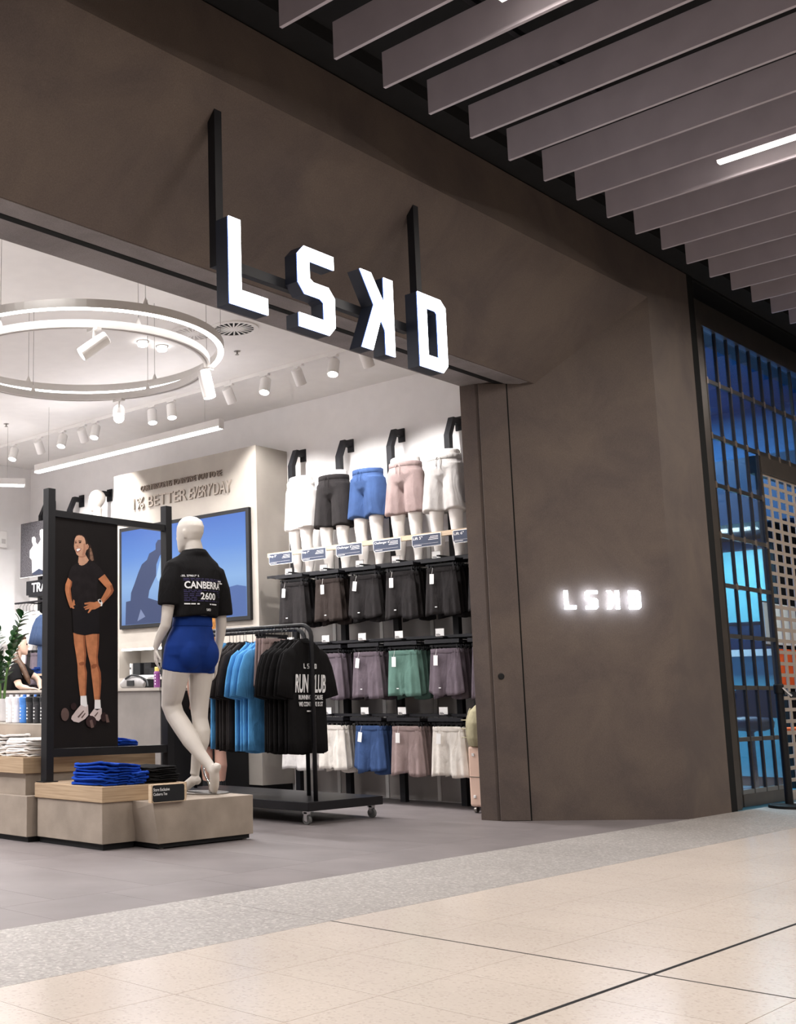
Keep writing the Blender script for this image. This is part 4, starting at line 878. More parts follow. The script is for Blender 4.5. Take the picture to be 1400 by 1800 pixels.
# ---- leg forms wearing shorts
def leg_form_mesh():
    b = NB()
    limb(b, [((0,0,.965),.0,.0),((0,0,.96),.10,.142),((0,0,.90),.104,.148),((0,-.005,.80),.115,.165),((0,0,.72),.10,.15),((0,0,.66),.06,.08)], 20)
    for s in (-1, 1):
        limb(b, [((s*.078,0,.80),.09,.085),((s*.085,-.005,.62),.088,.088),((s*.09,-.01,.45),.068,.07),((s*.092,-.016,.36),.058,.06),((s*.092,-.01,.28),.052,.054),((s*.094,.012,.18),.058,.056),((s*.094,.01,.06),.04,.04),((s*.094,.0,0),.034,.034)], 18)
        ball(b, (s*.091, -.05, .37), .034, s=(1, .8, 1.2))
    return remeshed(b, .009, 6)
def worn_shorts_mesh(seed, wide=1.0, ln=.46):
    rnd = random.Random(seed); b = NB(); 
    limb(b, [((0,0,.905),.117,.152),((0,0,.86),.12,.158),((0,-.005,.79),.128,.174),((0,0,.73),.120,.160),((0,0,.68),.09,.11),((0,0,.65),.03,.04)], 24)
    for s in (-1, 1):
        ph = rnd.uniform(0, 6); pts = []
        rings = []
        for j in range(7):
            v = j/6; z = .83 - v*(ln - .07); cx_ = s*(.080 + .024*v); ry = (.090 + .016*v)*wide; rx = (.108 + .012*v)*wide
            rings.append([Vector((cx_ + ry*math.cos(a)*(1 + .075*v*math.sin(5*a + ph + v)), rx*math.sin(a)*(1 + .085*v*math.sin(7*a + ph - v)), z + .012*v*math.sin(3*a + ph))) for a in [2*math.pi*i/28 for i in range(28)]])
        loft(b, rings)
    return remeshed(b, .009, 7)
LEGF = leg_form_mesh(); WSH = [worn_shorts_mesh(3), worn_shorts_mesh(8, 1.03, .48), worn_shorts_mesh(15, 1.05, .44)]
b = NB(); rings = []
for z, e in ((.912, 0), (.908, .004), (.868, .005), (.862, 0)):
    rings.append([Vector(((.153 + e)*math.cos(a), (.119 + e)*math.sin(a)*(1 + .012*math.sin(24*a)), z)) for a in [2*math.pi*i/48 for i in range(48)]])
loft(b, rings); WBAND = mesh_of('waistband', b, smooth=True)
b = NB(); tube(b, smoothpath([(-.01,-.125,.885),(-.02,-.135,.86),(-.015,-.138,.80)], 4), .004, 6); tube(b, smoothpath([(.01,-.125,.885),(.022,-.135,.86),(.02,-.138,.79)], 4), .004, 6); DCORD = mesh_of('drawcord', b)
fc = [('whitefab', 'white'), ('darkshort', 'black'), ('midblue', 'mid blue'), ('taupe', 'taupe'), ('greyfab', 'pale grey'), ('teecharcoal', 'charcoal')]
for k, y in enumerate((7.27, 6.86, 6.46, 6.04, 5.63, 5.21)):
    turn = [-.25, .1, -.05, .05, .12, 0][k]
    t = thing('leg_form', f'white leg mannequin wearing {fc[k][1]} shorts above the oak rail', 'mannequin', (8.79, y, 2.118), -math.pi/2 + turn, 'leg mannequins on the shelf')
    link('legs', shared(LEGF, 'formwhite'), t); s = link('shorts', shared(WSH[k % 3], fc[k][0]), t); link('waistband', shared(WBAND, fc[k][0]), s); link('drawcord', shared(DCORD, fc[k][0]), s)
    s['label'] = fc[k][1] + ' shorts'
# ================================================================ ROLLING RAIL
t = thing('clothes_rail', 'black rolling clothes rail with two bars on a low castered platform', 'clothes rack', (7.2, 6.4, 0))
obj('platform', box(NB(), 6.74, 7.645, 5.59, 7.35, .10, .165), 'blackmetal', t, world=True, bevel=.004)
for (x, y0, y1, zt) in ((6.885, 5.635, 7.25, 1.462), (7.25, 6.0, 7.25, 1.462)):
    b = NB(); r = .09
    path = [(x, y0, .16), (x, y0, zt - r)] + [(x, y0 + r - r*math.cos(a), zt - r + r*math.sin(a)) for a in (.4, .8, 1.2)] + [(x, y0 + r, zt), (x, y1 - r, zt)] + [(x, y1 - r + r*math.sin(a), zt - r + r*math.cos(a)) for a in (.4, .8, 1.2)] + [(x, y1, zt - r), (x, y1, .16)]
    tube(b, path, .017, 12); obj('bar', b, 'blackmetal', t, world=True, smooth=True)
for (x, y) in ((6.80, 5.65), (7.58, 5.65), (6.80, 7.28), (7.58, 7.28)):
    b = NB(); lathe(b, [(.034, 0), (.036, .006), (.036, .020), (.034, .026)], (x - .013, y, .036), 18, Vector((1,0,0))); w_ = obj('caster_wheel', b, 'tyre', t, world=True)
    b = NB(); lathe(b, [(.014, 0), (.014, .03)], (x - .015, y, .036), 12, Vector((1,0,0))); obj('hub', b, 'chrome', w_, world=True)
    b = NB(); box(b, x - .02, x - .016, y - .012, y + .018, .03, .09); box(b, x + .016, x + .02, y - .012, y + .018, .03, .09); box(b, x - .02, x + .02, y - .014, y + .03, .078, .0995); obj('caster_fork', b, 'chrome', t, world=True)
g = 'garments on the rolling rail'; ZH = 1.348
seq = [('teeblack', 'black', 7, 5.695, .040), ('teeblue', 'light blue', 4, 6.07, .052), ('teecharcoal', 'charcoal', 5, 6.29, .036)]
for m_, nm, n_, y0, dy in seq:
    for i in range(n_):
        lab = f'{nm} tee hanging {ORD[i]} from the front of its colour on the rolling rail'
        if m_ == 'teeblack' and i == 0: lab = 'black tee with large white lettering at the front of the rolling rail'
        h_ = hanging_tee(lab, g, (6.885 + random.uniform(-.008, .008), y0 + dy*i, ZH - (random.uniform(0, .012) if i else 0)), m_, 0 if (m_ == 'teeblack' and i == 0) else 1 + i % 2, random.uniform(-.07, .07) if (i or m_ != 'teeblack') else .03)
        if m_ == 'teeblack' and i == 0: RUN = h_
# ribbed grey shorts between the black and blue tees
for i in range(3):
    hanging_shorts(f'mauve grey ribbed shorts hanging {ORD[i]} between the black and blue tees', g, (6.86, 5.975 + i*.032, ZH + .02), 'taupe', i, False, rotz=0)
for i in range(2):
    hanging_tee(f'royal blue tee on the rear bar of the rolling rail, {ORD[i]} from the front', g, (7.25, 6.12 + i*.10, ZH), 'royal', i + 1, 0)
hanging_tee('light blue tee on the rolling rail behind the charcoal tees', g, (6.885, 6.475, ZH), 'teeblue', 1, 0)
yf = -.036
lg = NB()
for key in 'lskd': letter(lg, LOGO[key], (-.075, yf, -.215), (1,0,0), (0,0,1), (0,.002,0), .078)
obj('printed_logo', lg, 'print', RUN)
text('printed_lettering', 'RUN CLUB', .37, .138, (-.185, yf, -.395), (1,0,0), (0,0,1), RUN, 'print', bold=.022, shear=.22, world=False, depth=.002)
text('printed_lettering', 'RUNNING BECAUSE', .29, .034, (-.145, yf, -.445), (1,0,0), (0,0,1), RUN, 'print', bold=.012, world=False, depth=.002)
text('printed_lettering', 'WE CONTINUE IS ST', .29, .034, (-.145, yf, -.495), (1,0,0), (0,0,1), RUN, 'print', bold=.012, world=False, depth=.002)
b = NB(); box(b, -.05, .03, yf, yf + .002, -.535, -.525); obj('printed_line', b, 'print', RUN)
# ================================================================ SUITCASE AND BACKPACK BY THE DOORWAY
t = thing('suitcase', 'blush pink hard-shell cabin suitcase standing behind the door jamb', 'suitcase', (8.58, 5.165, 0))
b = NB(); box(b, -.12, .12, -.17, .17, .05, .525); sh = obj('shell', b, 'pink', t, bevel=.018)
b = NB(); box(b, -.1225, -.1205, .02, .032, .06, .51); obj('zip', b, 'brownshort', sh)
b = NB(); box(b, -.1235, -.1195, -.16, .16, .282, .287); obj('seam', b, 'steel', sh)
for y in (-.09, .12, .05):
    for z in (.46, .13):
        b = NB(); box(b, -.127, -.12, y - .012, y + .012, z - .012, z + .012); obj('latch', b, 'lampwhite', sh, bevel=.003)
for x in (-.09, .09):
    for y in (-.13, .13):
        b = NB(); lathe(b, [(.022, 0), (.025, .004), (.025, .022), (.022, .026)], (x, y - .013, .026), 16, Vector((0,1,0))); obj('wheel', b, 'steel', t)
        b = NB(); box(b, x - .012, x + .012, y - .01, y + .01, .034, .052); obj('wheel_mount', b, 'slate', t)
for y in (-.05, .105):
    b = NB(); box(b, .085, .097, y - .008, y + .008, .52, 1.03); obj('handle_tube', b, 'chrome', t)
b = NB(); box(b, .078, .104, -.062, .118, 1.03, 1.055); obj('handle_grip', b, 'pink', t, bevel=.006)
t = thing('travel_backpack', 'puffy khaki backpack sitting on the pink suitcase', 'bag', (8.54, 5.255, .526))
b = NB(); limb(b, [((0,0,.0),.08,.11),((0,0,.06),.10,.14),((0,0,.18),.10,.14),((.01,0,.27),.075,.11),((.02,0,.33),.03,.05)], 18); obj('body', remeshed(b, .009, 5), 'sagebag', t)
b = NB(); tube(b, smoothpath([(-.05,.05,.30),(-.10,.055,.20),(-.105,.055,.09),(-.085,.05,.012)], 4), .012, 8); obj('strap', b, 'sagebag', t)
for z in (.07, .14, .21):
    b = NB(); tube(b, smoothpath([(-.07,-.12,z),(-.104,-.04,z),(-.104,.05,z),(-.07,.13,z)], 3), .004, 6); obj('quilting_seam', b, 'sagebag', t)
b = NB(); tube(b, smoothpath([(.0,-.04,.32),(.0,-.03,.37),(.0,.03,.37),(.0,.04,.32)], 3), .008, 6); obj('grab_handle', b, 'slate', t)
# ================================================================ FAR SIDE WALL (left in the picture)
t = thing('far_wall_rack', 'black hooked wall rack on the far side wall beyond the screen', 'shelving', (9.0, 11.1, 0))
for y in (10.62, 11.16, 11.74):
    obj('post', box(NB(), 8.975, 9.03, y - .028, y + .028, 0, 3.27), 'shelfblk', t, world=True)
    b = NB(); prism(b, [(8.975,3.27),(9.03,3.27),(9.085,3.39),(9.185,3.39),(9.185,3.445),(9.06,3.445)], (0, y - .028, 0), (1,0,0), (0,0,1), (0,.056,0)); obj('hook', b, 'shelfblk', t, world=True)
    obj('wall_plate', box(NB(), 9.184, 9.2, y - .045, y + .045, 3.33, 3.48), 'shelfblk', t, world=True)
obj('sign_board', box(NB(), 8.735, 8.765, 10.4, 11.69, 2.225, 2.40), 'shelfblk', t, world=True)
text('lettering', 'TRAIN', .44, .115, (8.731, 11.57, 2.255), (0,-1,0), (0,0,1), t, 'print', bold=.015, depth=.006)
obj('sign_shelf', box(NB(), 8.735, 8.98, 10.4, 11.64, 2.20, 2.222), 'shelfblk', t, world=True)
b = NB(); tube(b, [(8.72, 11.90, 2.135), (8.72, 10.5, 2.135)], .012, 8); obj('hang_bar', b, 'shelfblk', t, world=True)
for y in (11.7, 10.7): obj('bar_arm', box(NB(), 8.72, 8.98, y - .01, y + .01, 2.128, 2.142), 'shelfblk', t, world=True)
obj('shelf', box(NB(), 8.62, 8.97, 10.4, 11.86, 1.22, 1.245), 'lightoak', t, world=True)
g = 'tops on the far wall rack'
for i in range(5):
    hanging_tee(f'white long tee hanging {ORD[i]} on the far wall rack', g, (8.72, 11.80 - .07*i, 2.01), 'whitefab' if i != 2 else 'lilac', i + 1, math.radians(-72 + 4*i))
for i in range(3):
    hanging_tee(f'denim blue top hanging {ORD[i]} beside the white tees on the far wall rack', g, (8.72, 11.14 - .06*i, 2.02), 'denim', i, math.radians(-78))
for i in range(6):
    hanging_shorts(f'dark mauve shorts hanging {ORD[i]} below the white tees', 'shorts on the far wall', (8.70, 11.72 - .075*i, 1.50), 'mauve' if i % 2 else 'darkshort', i, False, rotz=math.radians(-75))
stack('folded_tee', 'navy folded tee on the far oak shelf', 'navy folded tees on the far shelf', (8.78, 11.42, 1.246), 5, 'navy', .016, rotz=1.57)
t = thing('wall_poster', 'dark poster of two figures in white on the far side wall', 'poster', (8.76, 11.5, 2.46))
pp = obj('board', box(NB(), 8.745, 8.775, 10.95, 11.83, 2.46, 3.145), 'shelfblk', t, world=True)
obj('pale_edge', box(NB(), 8.743, 8.777, 10.945, 11.835, 2.45, 2.4595), 'paper', t, world=True)
mat('poster_art', (.09, .085, .095), .7, var=.6, scale=60); M['poster_art'] = MATS['poster_art']
obj('print_field', box(NB(), 8.7435, 8.7449, 10.96, 11.82, 2.465, 3.14), 'poster_art', pp, world=True)
DUO={
 'p1': [(0.191, 0.326), (0.261, 0.384), (0.233, 0.441), (0.236, 0.489), (0.282, 0.498), (0.317, 0.469), (0.318, 0.421), (0.357, 0.385), (0.375, 0.329), (0.385, 0.242), (0.501, 0.04), (0.388, 0.082), (0.249, 0.036), (0.237, 0.203), (0.192, 0.24)] ,
 'p2': [(0.357, 0.385), (0.417, 0.442), (0.394, 0.509), (0.398, 0.563), (0.441, 0.574), (0.502, 0.551), (0.56, 0.44), (0.60, 0.30), (0.56, 0.06), (0.388, 0.082), (0.376, 0.265)] ,
 'hill': [(0.249, 0.036), (0.388, 0.082), (0.509, 0.034), (0.62, 0.02), (0.62, 0.012), (0.267, 0.012)] ,
}
for i, (k, m_) in enumerate((('p1','whitefab'),('p2','whitefab'),('hill','navysign'))):
    b = NB(); flat(b, DUO[k], (8.7430 - .0004*i, 11.83, 2.46), (0,-1,0), (0,0,1), (1,0,0), .0003); obj('printed_figure', b, m_, pp, world=True)
t = thing('wall_sensor', 'small white box fixed to the far back wall', 'sensor', (8.72, 12.2, 2.99)); obj('case', box(NB(), -.06, .06, -.03, .04, -.11, .11), 'white', t, bevel=.01); obj('window', box(NB(), -.03, .03, -.034, -.028, -.06, .0), 'greyfab', t)
# ================================================================ BOTTLES AND PLANT ON THE RISER
bl_ = [(6.94, 'bottlewhite', 'white shaker bottle'), (6.865, 'bottlewhite', 'translucent white shaker bottle'), (6.775, 'bottleblue', 'blue shaker bottle'), (6.695, 'bottledark', 'smoke grey shaker bottle'), (6.615, 'bottledark', 'smoke grey shaker bottle'), (6.535, 'bottledark', 'smoke grey shaker bottle')]
for i, (y, m_, nm) in enumerate(bl_):
    for j in range(2):
        t = thing('shaker_bottle', f'{nm}, {"front" if j == 0 else "back"} row, {ORD[i]} from the left edge on the riser', 'bottle', (5.06 + j*.10, y, .745), group='shaker bottles on the riser')
        b = NB(); lathe(b, [(.031,0),(.036,.006),(.037,.13),(.039,.136),(.039,.15)], (0,0,0), 20); obj('body', b, m_, t, smooth=False)
        b = NB(); lathe(b, [(.041,.15),(.041,.178),(.034,.184),(.014,.186),(.012,.202)], (0,0,0), 20); obj('lid', b, m_ if m_ != 'bottledark' else 'slate', t)
        b = NB()
        for q in range(4): box(b, -.0385, -.0362, -.006, .008, .03 + .024*q, .037 + .024*q)
        obj('volume_marks', b, 'paper' if m_ != 'bottlewhite' else 'greyfab', t)
t = thing('potted_plant', 'leafy dark green potted plant behind the bottles at the left edge', 'plant', (5.30, 7.40, .745))
b = NB(); lathe(b, [(.075,0),(.085,.01),(.10,.16),(.10,.175),(.09,.175),(.085,.15),(.01,.148)], (0,0,0), 26); obj('pot', b, 'bottlewhite', t)
lb = NB(); prof = [(0,0,.0),(.01,.018,.004),(.026,.031,.008),(.048,.034,.008),(.068,.022,.004),(.08,0,0)]
L_ = [lb.verts.new((x, w, z)) for x, w, z in prof]; R_ = [lb.verts.new((x, -w, z)) for x, w, z in prof[1:-1]]; Cn = [lb.verts.new((x, 0, z - .006)) for x, w, z in prof[1:-1]]
Lm = L_[1:-1]
for i in range(len(Cn) - 1):
    lb.faces.new((Cn[i], Cn[i+1], Lm[i+1], Lm[i])); lb.faces.new((Cn[i+1], Cn[i], R_[i], R_[i+1]))
lb.faces.new((L_[0], Cn[0], Lm[0])); lb.faces.new((L_[0], R_[0], Cn[0])); lb.faces.new((L_[-1], Lm[-1], Cn[-1])); lb.faces.new((L_[-1], Cn[-1], R_[-1]))
LEAF = mesh_of('leaf', lb, smooth=True); LEAF.materials.append(M['leaf'])
rnd = random.Random(4)
for (dx, dy, h, ph) in ((.02,-.10,.66,0), (-.05,.02,.52,1), (.08,.0,.50,2), (-.02,.12,.46,3), (.05,.10,.56,4), (-.08,-.08,.36,5)):
    pth = smoothpath([(dx*.3, dy*.3, .14), (dx*.6, dy*.6, .14 + h*.4), (dx*1.3, dy*1.3, .14 + h*.75), (dx*2.2, dy*2.0, .14 + h)], 5)
    b = NB(); limb(b, [(p, .011*(1 - .75*i/len(pth))) for i, p in enumerate(pth)], 8); s_ = obj('stem', b, 'stem', t, smooth=True)
    k = 0
    for i in range(5, len(pth), 1):
        p = pth[i]; tt = (pth[min(i+1, len(pth)-1)] - pth[i-1]).normalized()
        for sgn in (-1, 1):
            side = tt.cross(Vector((math.cos(ph + .3*i), math.sin(ph + .3*i), .1))).normalized()*sgn
            d = (side*.8 + tt*.75).normalized(); q = d.to_track_quat('X', 'Z').to_euler()
            lf = link('leaf', LEAF, s_, p, q); f_ = rnd.uniform(.8, 1.15); lf.scale = (f_, f_, f_)
# ================================================================ FIGURES
def hand(bm, wrist, tip_dir, palm_n, s=1.0, curl=.35, thumb=1, flip=1):
    """palm with five fingers of unequal length; palm_n = direction the palm faces"""
    w = Vector(wrist); d = Vector(tip_dir).normalized(); n = Vector(palm_n); n = (n - d*n.dot(d)).normalized(); side = d.cross(n)*thumb
    limb(bm, [(w - d*.01*s, .022*s, .018*s), (w + d*.03*s, .024*s, .016*s), (w + d*.06*s, .034*s, .014*s), (w + d*.085*s, .036*s, .012*s)], 12)
    # widen the palm sideways with two more chains
    for k in (-.5, .5):
        limb(bm, [(w + side*.006*k*s, .015*s), (w + d*.05*s + side*.03*k*s, .014*s), (w + d*.088*s + side*.05*k*s, .0115*s)], 10)
    for i, (off, ln) in enumerate(((.030, .066), (.010, .076), (-.010, .072), (-.029, .058))):
        p = w + d*.082*s + side*off*s; c = curl*(1 + .15*i); seg = ln*s/3; pts = [(p, .0092*s)]; dd = d.copy()
        for j in range(3):
            dd = (dd + n*math.tan(c*.8)).normalized() if j else (dd + n*math.tan(c*.4)).normalized()
            p = p + dd*seg; pts.append((p, (.0088 - .0010*j)*s))
        limb(bm, pts, 8)
    p = w + d*.022*s + side*.022*s; dd = (d*.75 + side*.55 + n*.25).normalized(); pts = [(p, .012*s)]
    for j in range(3):
        p = p + dd*.024*s; dd = (dd + d*.25 + n*.12).normalized(); pts.append((p, (.0108 - .0012*j)*s))
    limb(bm, pts, 8)
t = thing('mannequin', 'cream headed mannequin seen from behind in a black printed tee and royal blue shorts', 'mannequin', (5.70, 5.62, .2835), -YAW)
DZ = -.2835
def J(u, d, w): return Vector((u, d, w + DZ))
SHX = Vector((.87, .5, 0))                     # shoulder and hip line: the figure is turned to the left, away from us
FWD = Vector((-.5, .87, 0))
def torso_ring(c, hw, hd, n=28): return [Vector(c) + SHX*hw*math.cos(a) + FWD*hd*math.sin(a) for a in [2*math.pi*i/n for i in range(n)]]
# centre, half width, half depth
TOR = [(J(-.085,.02,1.08),.10,.07),(J(-.087,.02,1.14),.165,.115),(J(-.086,.005,1.20),.184,.138),(J(-.083,-.002,1.26),.182,.136),(J(-.076,.0,1.33),.165,.120),(J(-.066,.0,1.40),.138,.098),(J(-.060,.005,1.47),.128,.090),(J(-.055,.01,1.57),.142,.098),(J(-.050,.01,1.68),.162,.106),(J(-.047,.01,1.77),.165,.098),(J(-.046,.005,1.83),.140,.080),(J(-.042,-.004,1.88),.098,.074),(J(-.044,-.004,1.92),.070,.066)]
def build_body(part, inf=0):
    b = NB()
    if part in ('body', 'shorts'):
        R = TOR if part == 'body' else TOR[:7]
        loft(b, [torso_ring(c, hw + inf, hd + inf) for c, hw, hd in R])
        for (u, d, w) in ((-.115, -.078, 1.225), (.005, -.005, 1.22)):       # buttocks
            ball(b, J(u + .016, d + .006, w - .01), .090 + inf, 18, 12, (1, 1, 1.25))
        LL = [(J(-.165,-.03,1.20),.098),(J(-.178,-.02,1.10),.096),(J(-.192,.01,1.02),.088),(J(-.205,.05,.93),.077)]
        RL = [(J(.0,.07,1.20),.095),(J(-.005,.075,1.10),.088),(J(-.012,.08,1.02),.080),(J(-.02,.085,.90),.068)]
        if part == 'body':
            LL += [(J(-.212,.078,.87),.071),(J(-.188,.066,.80),.066),(J(-.135,.02,.715),.066),(J(-.085,-.03,.63),.060),(J(-.02,-.085,.535),.043),(J(.03,-.125,.475),.034),(J(.048,-.14,.44),.034)]
            RL += [(J(-.02,.082,.82),.060),(J(-.018,.075,.77),.055),(J(-.008,.06,.69),.061),(J(-.012,.055,.62),.056),(J(-.04,.06,.52),.042),(J(-.055,.065,.43),.032),(J(-.06,.065,.40),.033)]
            limb(b, [(p, r + inf) for p, r in LL], 18); limb(b, [(p, r + inf) for p, r in RL], 18)
            # left foot up on its toes: heel out to the right, toes on the plinth
            limb(b, [(J(.095,-.19,.468),.018),(J(.078,-.175,.468),.030),(J(.058,-.155,.44),.035),(J(.062,-.14,.395),.031,.036),(J(.062,-.115,.345),.025,.036),(J(.055,-.085,.31),.020,.035),(J(.048,-.05,.297),.013,.030),(J(.044,-.03,.293),.008,.018)], 14)
            # right foot on its toes, pointing left and away
            limb(b, [(J(-.030,.035,.352),.018),(J(-.040,.045,.362),.030),(J(-.060,.07,.37),.034),(J(-.09,.10,.345),.027,.033),(J(-.12,.13,.318),.021,.034),(J(-.145,.16,.303),.015,.032),(J(-.165,.185,.295),.010,.020)], 14)
            # neck and head
            limb(b, [(J(-.043,0,1.84),.07,.085),(J(-.042,.0,1.89),.060),(J(-.045,-.004,1.93),.061),(J(-.055,.002,1.97),.060),(J(-.066,.01,2.01),.058)], 18)
            Hc = J(-.076, .01, 2.045)
            hf = Vector((-.80, .60, 0)); hs = Vector((.60, .80, 0))           # the face is turned left
            rings = []
            for (z, f0, f1, sd) in ((-.135,.045,.080,.012),(-.122,.02,.092,.032),(-.09,-.040,.096,.052),(-.045,-.083,.098,.069),(.0,-.105,.099,.079),(.045,-.108,.094,.081),(.083,-.092,.077,.071),(.107,-.058,.05,.049),(.117,-.02,.02,.016)):
                c = Hc + hf*((f0 + f1)/2) + Vector((0,0,z)); h = (f1 - f0)/2
                rings.append([c + hf*h*math.cos(a) + hs*sd*math.sin(a) for a in [2*math.pi*i/24 for i in range(24)]])
            loft(b, rings)
            limb(b, [(Hc + hf*.088 + Vector((0,0,.005)), .008),(Hc + hf*.104 + Vector((0,0,-.028)), .012),(Hc + hf*.098 + Vector((0,0,-.04)), .012)], 8)  # nose
            for s in (-1, 1):                                                # ears
                e = Hc + hs*s*.072 + hf*-.012 + Vector((0,0,-.012)); limb(b, [(e + Vector((0,0,-.03)), .007,.010),(e + Vector((0,0,-.005)) + hs*s*.006, .009,.014),(e + Vector((0,0,.022)) + hs*s*.008, .008,.015),(e + Vector((0,0,.034)), .004,.008)], 8)
            # arms
            limb(b, [(J(-.145,-.055,1.81),.05),(J(-.19,-.08,1.77),.052),(J(-.222,-.10,1.62),.047),(J(-.232,-.11,1.53),.043),(J(-.243,-.112,1.45),.039),(J(-.252,-.105,1.40),.037),(J(-.283,-.075,1.34),.032),(J(-.312,-.05,1.275),.023),(J(-.317,-.042,1.25),.021)], 14)
            limb(b, [(J(.06,.06,1.79),.05),(J(.10,.082,1.75),.051),(J(.13,.10,1.60),.047),(J(.137,.105,1.50),.042),(J(.140,.11,1.42),.038),(J(.135,.12,1.36),.036),(J(.122,.13,1.27),.028),(J(.110,.138,1.19),.022),(J(.108,.14,1.17),.021)], 14)
            hand(b, J(-.318,-.04,1.245), (.03, .12, -1), (.9, .2, 0), .95, .30, 1)
            hand(b, J(.107,.14,1.165), (-.15, .1, -1), (-.9, -.1, 0), .95, .32, -1)
        else:
            LLs = LL[:3] + [(J(-.191,.032,.985),.0835)]
            limb(b, [(p, r + inf) for p, r in LL[:2]] + [(J(-.179,-.015,1.115), .096 + inf), (J(-.180,-.013,1.105), .096 + inf)], 22)
            limb(b, [(p, r + inf) for p, r in RL[:2]] + [(J(-.005,.075,1.10), .089 + inf), (J(-.006,.076,1.092), .088 + inf)], 22)
    return b
obj('body', remeshed(build_body('body'), .0055, 7), 'mann', t)
shm = obj('shorts', remeshed(build_body('shorts', .006), .0065, 9), 'royalknit', t, label='royal blue fitted shorts')
b = NB(); loft(b, [torso_ring(J(-.0665,0,1.395), .148, .108), torso_ring(J(-.0655,0,1.40), .150, .110), torso_ring(J(-.061,.004,1.457), .142, .103), torso_ring(J(-.0605,.005,1.462), .139, .100)]); obj('waistband', b, 'royalknit', shm, smooth=True)
# boxy cropped tee
b = NB(); rings = []
for (u, d, w, hw, hd, amp) in ((-.056,.0,1.462,.178,.140,.07),(-.056,.0,1.50,.179,.140,.06),(-.054,.0,1.60,.184,.138,.035),(-.050,.005,1.70,.192,.134,.02),(-.047,.005,1.785,.198,.122,.0),(-.046,.0,1.835,.182,.102,0),(-.046,-.002,1.872,.135,.086,0),(-.045,-.006,1.904,.098,.085,0),(-.045,-.006,1.924,.082,.076,0)):
    c = J(u, d, w); rings.append([c + SHX*hw*math.copysign(abs(math.cos(a))**.85, math.cos(a))*(1 + amp*math.sin(5*a + 1)) + FWD*hd*math.sin(a)*(1 + amp*math.sin(7*a)) + Vector((0,0, amp*.12*math.sin(3*a))) for a in [2*math.pi*i/36 for i in range(36)]])
loft(b, rings)
limb(b, [(J(-.135,-.05,1.83),.058),(J(-.185,-.078,1.795),.078,.072),(J(-.213,-.097,1.69),.084,.078),(J(-.225,-.108,1.59),.080,.078),(J(-.228,-.110,1.535),.078,.078)], 18)
limb(b, [(J(.045,.055,1.80),.058),(J(.098,.082,1.765),.078,.072),(J(.128,.10,1.65),.082,.077),(J(.142,.107,1.55),.078,.076),(J(.148,.110,1.478),.077,.076)], 18)
tee_me = remeshed(b, .0075, 4)
tee_o = obj('tee', tee_me, 'teeblack', t, label='black boxy tee with white print')
b = NB(); rr = [J(-.045,-.006,1.918) + SHX*.081*math.cos(a) + FWD*.075*math.sin(a) + Vector((0,0,-.008 - .010*math.sin(a))) for a in [2*math.pi*i/28 for i in range(28)]]
loft(b, [[p + (p - J(-.045,-.006,1.918)).normalized()*math.cos(q)*.004 + Vector((0,0,math.sin(q)*.008)) for q in [2*math.pi*k/6 for k in range(6)]] for p in rr], closed=True); obj('collar', b, 'teeblack', tee_o, smooth=True)
from mathutils.bvhtree import BVHTree
bmt = NB(); bmt.from_mesh(tee_me); bvh = BVHTree.FromBMesh(bmt)
BK = FWD * -1
def onback(p):
    h = bvh.ray_cast(p + BK*.6, -BK)[0]
    return (h + BK*.0035) if h else p
CB = J(-.045, 0, 1.635)
def bprint(nm, s, u0, z0, w, h, m='print', bold=.02):
    text(nm, s, w, h, CB + SHX*u0 + Vector((0,0,z0)), SHX, (0,0,1), tee_o, m, bold=bold, world=False, bend=onback)
bprint('printed_lettering', 'CANBERRA', -.145, .010, .290, .050, bold=.028)
bprint('printed_lettering', '2600', -.042, -.064, .13, .048, bold=.02)
bprint('printed_lettering', '-35. 279817\u00b0 S', -.165, .090, .12, .014)
bprint('printed_lettering', 'S.KD', .0, -.140, .04, .016)
b = NB()
def bar(u0, u1, z0, z1):
    q = [onback(CB + SHX*u + Vector((0,0,z))) for u, z in ((u0,z0),(u1,z0),(u1,z1),(u0,z1))]
    b.faces.new([b.verts.new(p) for p in q])
for (u0, u1, z) in ((-.15,-.11,-.098),(-.105,-.075,-.098),(-.065,-.05,-.098),(.03,.045,-.098),(.052,.10,-.098),(.12,.16,.065),(.14,.17,.052)):
    bar(u0, u1, z, z + .008)
obj('printed_marks', b, 'print', tee_o)
b = NB(); rnd = random.Random(3)
for k in range(9):
    u = -.15
    while u < .13:
        w_ = rnd.uniform(.012, .04); z = [-.005,-.016,-.03,-.042,-.054,-.066,-.076,.075,.064][k]
        if not (z < -.01 and z > -.07 and u > -.06 and u < .10): bar(u, u + w_, z, z + .006)
        u += w_ + .008
obj('printed_pattern', b, 'printdim', tee_o)
bmt.free()
# stand: foot rod and round base plate of the mannequin
st_ = NB(); tube(st_, smoothpath([J(-.005,-.02,.50), J(.0,-.05,.42), J(.03,-.075,.35), J(.035,-.08,.29)], 5), .008, 8); obj('calf_rod', st_, 'chrome', t, smooth=True)
b = NB(); lathe(b, [(.17, .0005), (.17, .006), (.165, .008)], (.0, .03, 0), 40); obj('base_plate', b, 'steel', t)
